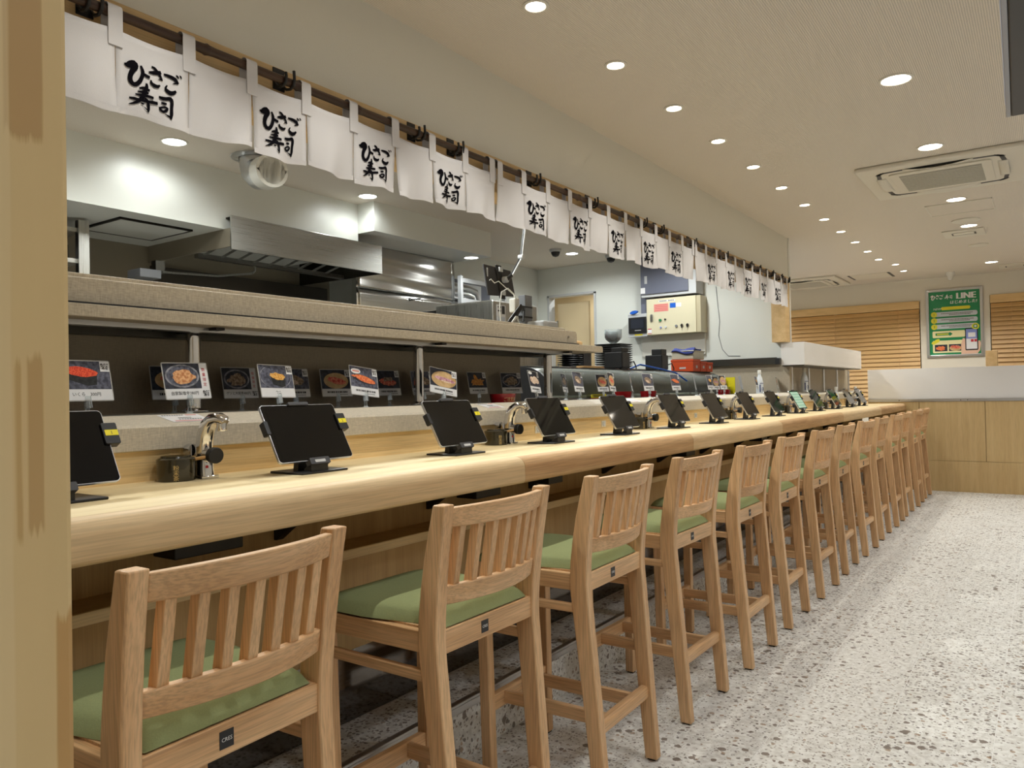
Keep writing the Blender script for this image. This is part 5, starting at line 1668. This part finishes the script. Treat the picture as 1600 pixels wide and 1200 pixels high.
# gear on the canopy: upright with adapter, router, cables
up = thing('cable_upright', 'short grey upright with black ties on the canopy', 'post', (-2.35, 3.545, 1.607))
bx('column', 'mid_grey', -0.03, 0.015, -0.04, 0.03, 0, 0.185, up, 0.002)
for z in (0.06, 0.115):
    MB().prism(rrect(-0.034, 0.019, -0.09, 0.034, .01, 3), 'Z', z, z + 0.008).build('cable_tie', 'black_plastic', up)
ad = thing('power_adapter', 'white power adapter strapped beside the grey upright', 'adapter', (-2.35, 3.425, 1.69))
bx('body', 'white_plastic', -0.02, 0.02, -0.025, 0.02, 0, 0.075, ad, 0.006)
MB().tube([(0, 0, 0.075), (0, -0.005, 0.1), (0, -0.06, 0.125), (0, -0.12, 0.1), (0, -0.14, 0.02), (0.0, -0.13, -0.09)], 0.003, 6).build('cable', 'wire_white', ad, True)
cbk = thing('cable_bundle', 'bundle of black and white cables looped on the canopy', 'cables', (-2.30, 3.33, 1.6075))
for k in range(4):
    MB().tube([(0, -0.03 - .01 * k, 0.004), (0.01, 0.02, 0.05 + .01 * k), (0, 0.08, 0.10 + .006 * k), (0, 0.11, 0.09), (0, 0.10, 0.03)], 0.006, 6).build('black_cable', 'black_plastic', cbk, True)
for k in range(3):
    MB().tube([(0.02, -0.05, 0.004), (0.02, 0.0 + .01 * k, 0.05), (0.02, 0.03, 0.02), (0.02, -0.02 - .01 * k, 0.004)], 0.003, 6).build('white_cable', 'wire_white', cbk, True)
tag(bx('router_box', 'light_grey', -2.325, -2.21, 3.50, 3.645, 1.608, 1.645, None, 0.01, 3), 'flat light grey box at the end of the canopy top', 'box')
# plates, trays, bowls on the rear shelf
rs = thing('rear_shelf', 'steel shelf unit carrying plates behind the serving case', 'shelf', (-3.4, 5.6, 0))
bx('top', 'steel_y', -0.3, 0.3, -0.5, 1.4, 1.43, 1.46, rs)
bx('panel', 'laminate', 0.29, 0.3, -0.5, 1.4, 0.9, 1.43, rs)
for sy in (-0.47, 1.37):
    bx('leg', 'steel_z', 0.25, 0.29, sy - .02, sy + .02, 0, 1.43, rs)
def plates(x, y, z, n, r_, mat, label, pitch=0.018, square=False):
    g = 'black plates stacked on the rear shelf'
    for k in range(n):
        if square:
            m_ = MB().prism(rrect(-r_, r_, -r_, r_, .02, 3), 'Z', 0, .006)
            m_.prism(rrect(-r_ * 1.08, r_ * 1.08, -r_ * 1.08, r_ * 1.08, .02, 3), 'Z', .006, .012)
        else:
            m_ = MB().lathe([(r_ * .6, 0), (r_ * .62, .003), (r_, .012), (r_ * .98, .014), (r_ * .6, .006)], 24, (0, 0, 0), True, True)
        o = m_.build('plate', mat, None, not square, loc=(x, y, z + pitch * k))
        tag(o, label, 'plate', g)
plates(-3.3, 5.62, 1.461, 9, 0.11, 'black_plastic', 'black plate in the round stack left of the glass bowls')
plates(-3.3, 6.42, 1.461, 12, 0.125, 'black_plastic', 'black plate in the square stack under the glass bowls', 0.02, True)
for k in range(6):
    o = MB().lathe([(0.03, 0), (0.032, .003), (0.07, .035), (0.082, .062), (0.08, .062), (0.066, .036), (0.03, .006)], 24, (0, 0, 0), True).build('glass_bowl', 'clear_bowl', None, True, loc=(-3.3, 6.42, 1.703 + 0.013 * k))
    tag(o, 'clear glass bowl nested in the stack on the black plates', 'bowl', 'nested glass bowls')
tag(bx('red_tray', 'red_lacquer', -3.45, -3.25, 5.78, 5.96, 1.62, 1.65, None, .005), 'small red tray beside the plate stack', 'tray')
tag(bx('tray_riser', 'black_plastic', -3.43, -3.27, 5.80, 5.94, 1.461, 1.62, None, .005), 'black box carrying the red tray', 'box')
tag(MB().box(-0.09, 0.09, -0.06, 0.06, 0, 0.04).box(-0.08, 0.08, -0.05, 0.05, 0.04, 0.045).build('wooden_box', 'tan_wood_spoon', None, bevel=.003, loc=(-3.3, 5.62, 1.64)), 'small tan box on top of the round plate stack', 'box')
for k in range(4):
    tag(MB().prism(rrect(-.15, .15, -.12, .12, .03, 3), 'Z', 0, .012).prism(rrect(-.16, .16, -.13, .13, .03, 3), 'Z', .012, .02).build('black_tray', 'black_plastic', None, loc=(-3.6, 5.25 + .02 * k, 1.755 + .024 * k)), 'black tray in the stack beside the doorway', 'tray', 'trays stacked beside the doorway')
tag(MB().box(-3.78, -3.42, 5.1, 5.42, 1.461, 1.754).build('steel_bin', 'steel_z', None, bevel=.006), 'steel bin under the black trays', 'bin')
# serving case with curved glass
sc_ = thing('serving_case', 'long refrigerated serving case with curved glass front', 'display case', (-2.737, 3.95, 1.2))
Lc = 3.15
def arc_pts(k):
    a = R(90 * k)
    return (0.02 + 0.27 * math.cos(R(90) * (1 - k)) , )
curve = [(0.27, 0.02), (0.272, 0.06), (0.262, 0.105), (0.235, 0.15), (0.195, 0.185), (0.145, 0.207), (0.10, 0.215)]
gm = MB()
nC = len(curve)
gm.add([(x, 0.02, z) for x, z in curve] + [(x, Lc - .02, z) for x, z in curve], [(i, i + 1, nC + i + 1, nC + i) for i in range(nC - 1)])
go = gm.build('curved_glass', 'case_glass', sc_, True)
for y0, y1 in ((0, 0.02), (Lc - .02, Lc)):
    MB().prism([(-0.22, 0.0)] + [(0.27, 0.0)] + curve + [(-0.22, 0.215)], 'Y', y0, y1).build('end_panel', 'black_plastic', sc_, bevel=.002)
bx('top_plate', 'black_plastic', -0.24, 0.11, 0, Lc, 0.212, 0.222, sc_, .002)
bx('base', 'steel_y', -0.22, 0.27, 0.02, Lc - .02, -0.05, 0.012, sc_)
bx('back_panel', 'laminate', -0.22, -0.21, 0.02, Lc - .02, 0.012, 0.212, sc_)
bx('front_rail', 'chrome', 0.262, 0.28, 0.0, Lc, 0.0, 0.014, sc_)
for k in range(5):
    bx('tray', 'white_plastic', -0.15, 0.18, 0.1 + .61 * k, 0.62 + .61 * k, 0.012, 0.032, sc_, .006)
bx('light_tube', 'light_grey', 0.02, 0.05, 0.1, Lc - .1, 0.198, 0.212, sc_, .004)
ys_ = thing('yellow_notice', 'yellow notice strip at the foot of the serving case', 'notice', (-2.43, 4.40, 1.214))
bx('strip', 'yellow_tag', 0, 0.004, 0, 0.2, 0, 0.024, ys_)
MB().box(0.004, 0.0044, 0.02, 0.18, 0.013, 0.018).box(0.004, 0.0044, 0.03, 0.15, 0.006, 0.010).build('strip_print', 'print_black', ys_)
tag(bx('yellow_sheet', 'yellow_tag', -2.6, -2.46, 7.3, 7.31, 1.2, 1.37, None), 'yellow sheet standing beyond the serving case', 'sheet')
tag(MB().lathe([(0.05, 0), (0.055, .003), (0.075, .11), (0.072, .11), (0.05, .006)], 20, (0, 0, 0), True).build('clear_tub', 'clear_bowl', None, True, loc=(-2.62, 7.22, 1.28)), 'clear plastic tub beyond the case end', 'tub')
tag(bx('tub_stand', 'steel_z', -2.72, -2.5, 7.13, 7.29, 0.9, 1.279, None, .004), 'steel stand under the clear tub', 'stand')
tag(MB().tube([(-2.66, 5.45, 1.43), (-2.60, 5.5, 1.46), (-2.55, 5.75, 1.43), (-2.5, 5.95, 1.40), (-2.44, 6.05, 1.33)], 0.007, 8).build('blue_hose', 'blue_label', None, True), 'thin blue hose draped over the serving case', 'hose')
tag(MB().prism(ell(0, 0, .06, .20, 4), 'Z', 0, .014).build('wooden_paddle', 'tan_wood_spoon', None, loc=(-2.68, 4.85, 1.4225), bevel=.002), 'tan wooden board lying on the serving case top', 'board')
def printer(loc, label, extra):
    t = thing('ticket_printer', label, 'printer', loc, 0, 'black ticket printers on the serving case')
    bx('body', 'black_plastic', -0.15, 0, 0, 0.135, 0.008, 0.13, t, .006)
    bx('side_cover', 'dark_grey', 0.0, 0.003, 0.01, 0.125, 0.015, 0.125, t, .001)
    for sx in (-0.13, -0.02):
        bx('foot', 'black_plastic', sx - .01, sx + .01, 0.01, 0.12, 0, 0.008, t)
    bx('lid', 'black_plastic', -0.1, -0.01, 0.02, 0.13, 0.13, 0.13 + extra, t, .005)
    MB().tube([(0.0, 0.135, 0.05), (0.02, 0.16, 0.06), (0.03, 0.18, 0.02), (0.02, 0.2, 0.004)], 0.005, 6).build('cable', 'black_plastic', t, True)
printer((-2.62, 5.23, 1.422), 'black ticket printer left of the wall monitor', 0.035)
printer((-2.62, 5.96, 1.422), 'black ticket printer beside the orange boxes', 0.05)
for i, (y0, y1, x0) in enumerate(((6.60, 6.77, -2.81), (6.78, 6.93, -2.75), (6.94, 7.09, -2.75))):
    t = thing('orange_box', ('large orange box carrying a clear container', 'middle orange box on the serving case', 'last orange box beside the white wall')[i], 'box', (-2.6, y0, 1.422), 0, 'orange boxes on the serving case')
    h = (0.11, 0.095, 0.09)[i]
    bx('body', 'orange_box', x0 + 2.6, 0, 0, y1 - y0, 0, h - .02, t, .003)
    bx('lid', 'orange_box', x0 + 2.6 - .004, .004, -.003, y1 - y0 + .003, h - .02, h, t, .003)
    bx('label', 'light_grey', 0.0005, 0.0015, (y1 - y0) / 2 - .02, (y1 - y0) / 2 + .02, .03, .055, t)
bx('label', 'light_grey', -0.13, -0.07, -.0012, -.0002, .025, .04, bpy.data.objects['orange_box'])
cc = thing('clear_container', 'clear plastic container on the large orange box', 'container', (-2.7, 6.68, 1.5325))
bx('tub', 'clear_box', -0.11, 0.10, -0.07, 0.2, 0, 0.075, cc, .008)
bx('rim', 'clear_box', -0.118, 0.108, -0.078, 0.208, 0.07, 0.08, cc, .003)
bc = MB().grid(lambda u, v: (-0.10 + 0.2 * u + .01 * math.sin(9 * v), -0.09 + 0.20 * v, 0.100 + .008 * math.sin(7 * u + 5 * v) - (.05 * max(0, .25 - v) / .25) * (0.4 + u * .6)), 14, 14).build('blue_cloth', 'blue_cloth', None, True, loc=(-2.70, 6.68, 1.5325))
bc.modifiers.new('s', 'SOLIDIFY').thickness = 0.012
tag(bc, 'folded dark blue cloth draped on the clear container', 'cloth')
# wall devices
YW = 7.42
cp2 = thing('control_panel', 'cream wall control box with green button and two key switches', 'control box', (-3.42, YK, 1.838))
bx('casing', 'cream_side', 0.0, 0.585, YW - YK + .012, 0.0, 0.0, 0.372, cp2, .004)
bx('door', 'cream_enamel', 0.0, 0.54, YW - YK, YW - YK + .014, 0.0, 0.372, cp2, .004)
yy = YW - YK
def cpp(name, mat, x0, x1, z0, z1, d=.0012):
    return bx(name, mat, x0, x1, yy - d, yy, z0, z1, cp2)
cpp('name_strip', 'paper_white', 0.14, 0.32, 0.335, 0.35)
mk = MB()
for k in range(10):
    if k != 5: mk.box(0.15 + .016 * k, 0.161 + .016 * k, yy - .0016, yy - .0012, 0.338, 0.347)
mk.build('name_marks', 'print_black', cp2)
cpp('notice_plate', 'pink_print', 0.085, 0.245, 0.235, 0.315)
lm = MB()
for k in range(4): lm.box(0.095, 0.235, yy - .0016, yy - .0012, 0.246 + .018 * k, 0.250 + .018 * k)
lm.build('notice_lines', 'print_red', cp2)
cpp('blue_sticker', 'blue_label', 0.262, 0.325, 0.265, 0.315)
cpp('white_sticker', 'paper_white', 0.328, 0.385, 0.27, 0.31)
cpp('red_white_label', 'paper_white', 0.012, 0.055, 0.012, 0.065)
MB().box(0.012, 0.055, yy - .0016, yy - .0012, 0.056, 0.065).box(0.012, 0.055, yy - .0016, yy - .0012, 0.012, 0.018).build('label_bands', 'print_red', cp2)
MB().prism(rrect(0.045, 0.072, 0.135, 0.215, .012, 4), 'Y', yy - .012, yy).build('handle', 'steel_z', cp2, bevel=.002)
for nm, mt, x, z, r_ in (('green_push_button', 'green_button', 0.155, 0.145, .014), ('black_knob', 'black_plastic', 0.21, 0.15, .009), ('indicator', 'poster_blue', 0.16, 0.07, .009), ('indicator', 'poster_pill', 0.215, 0.072, .010), ('round_key', 'mid_grey', 0.33, 0.075, .013)):
    MB().tube([(x, yy, z), (x, yy - .014, z)], r_, 16).build(nm, mt, cp2, True)
for x in (0.39, 0.45):
    MB().tube([(x, yy, 0.078), (x, yy - .012, 0.078)], .015, 16).build('key_switch', 'chrome', cp2, True)
    MB().box(x - .004, x + .004, yy - .024, yy - .012, 0.05, 0.09).build('switch_lever', 'black_plastic', cp2, bevel=.001)
mo = thing('wall_monitor', 'small black touch monitor in a grey bracket beside the control box', 'monitor', (-3.645, YK, 1.83))
bx('bracket', 'light_grey', 0.0, 0.222, YW - YK + .02, 0.0, 0.0, 0.24, mo, .003)
bx('bezel', 'black_plastic', 0.012, 0.215, YW - YK + .004, YW - YK + .02, 0.035, 0.205, mo, .004)
bx('display', 'screen_dim', 0.04, 0.19, YW - YK + .002, YW - YK + .004, 0.085, 0.185, mo)
bx('yellow_label', 'yellow_tag', 0.075, 0.165, YW - YK + .018, YW - YK + .02, 0.012, 0.026, mo)
bx('brand_strip', 'light_grey', 0.085, 0.155, YW - YK + .003, YW - YK + .004, 0.062, 0.068, mo)
tag(bx('wall_shelf_panel', 'white_plastic', -3.55, -2.85, YK - 0.03, YK, 1.62, 1.837, None, .003), 'grey-white panel below the control box', 'panel')
cb2 = thing('wall_cabinet', 'blue-grey wall cabinet above the cream control box', 'cabinet', (-3.465, YK, 2.23))
bx('body', 'light_grey', 0.0, 0.60, -0.20, 0.0, 0.0, 0.42, cb2, .003)
bx('door', 'blue_grey', 0.0, 0.52, -0.214, -0.20, 0.03, 0.42, cb2, .003)
bx('handle_plate', 'light_grey', 0.045, 0.075, -0.217, -0.214, 0.14, 0.22, cb2, .001)
bx('warning_label', 'paper_white', 0.0, 0.05, -0.217, -0.214, 0.04, 0.10, cb2)
bx('lower_duct', 'blue_grey', -0.045, 0.05, -0.12, 0.0, -0.3, 0.12, cb2, .002)
tag(MB().prism(ell(0, 0, .045, .018, 10), 'Y', -0.03, 0).build('blue_tape', 'blue_label', None, bevel=.003, loc=(-3.57, YW + .03, 2.088)), 'small blue tape dispenser on top of the wall monitor', 'tape')
tag(MB().tube([(-2.73, YK - .004, 2.3), (-2.715, YK - .004, 2.09), (-2.70, YK - .004, 1.95), (-2.715, YK - .004, 1.8), (-2.68, YK - .004, 1.66), (-2.62, YK - .004, 1.59), (-2.5, YK - .004, 1.585)], 0.003, 6).build('wall_cable', 'mid_grey', None, True), 'thin cable hanging down the white kitchen wall', 'cable')
for lab, x, y in (('dark dome camera beside the kitchen downlight', -4.03, 6.62), ('dark dome camera behind the curtain hem', -3.76, 7.3)):
    t = thing('dome_camera', lab, 'camera', (x, y, CEIL))
    MB().lathe([(0.06, 0), (0.06, -0.02), (0.05, -0.03)], 24, (0, 0, 0)).build('mount', 'light_grey', t, True)
    MB().lathe([(0.045, -0.03), (0.044, -0.045), (0.03, -0.07), (0.0, -0.08)], 24).build('dome', 'black_plastic', t, True)
# cooking line below the canopy sight line, seen only from other positions
tag(MB().box(-5.07, -4.35, 2.36, 4.25, 0, 0.88).box(-5.07, -4.33, 2.35, 4.27, 0.88, 0.9).build('cooking_bench', 'steel_y', None, bevel=.003), 'stainless cooking bench under the hood', 'bench')
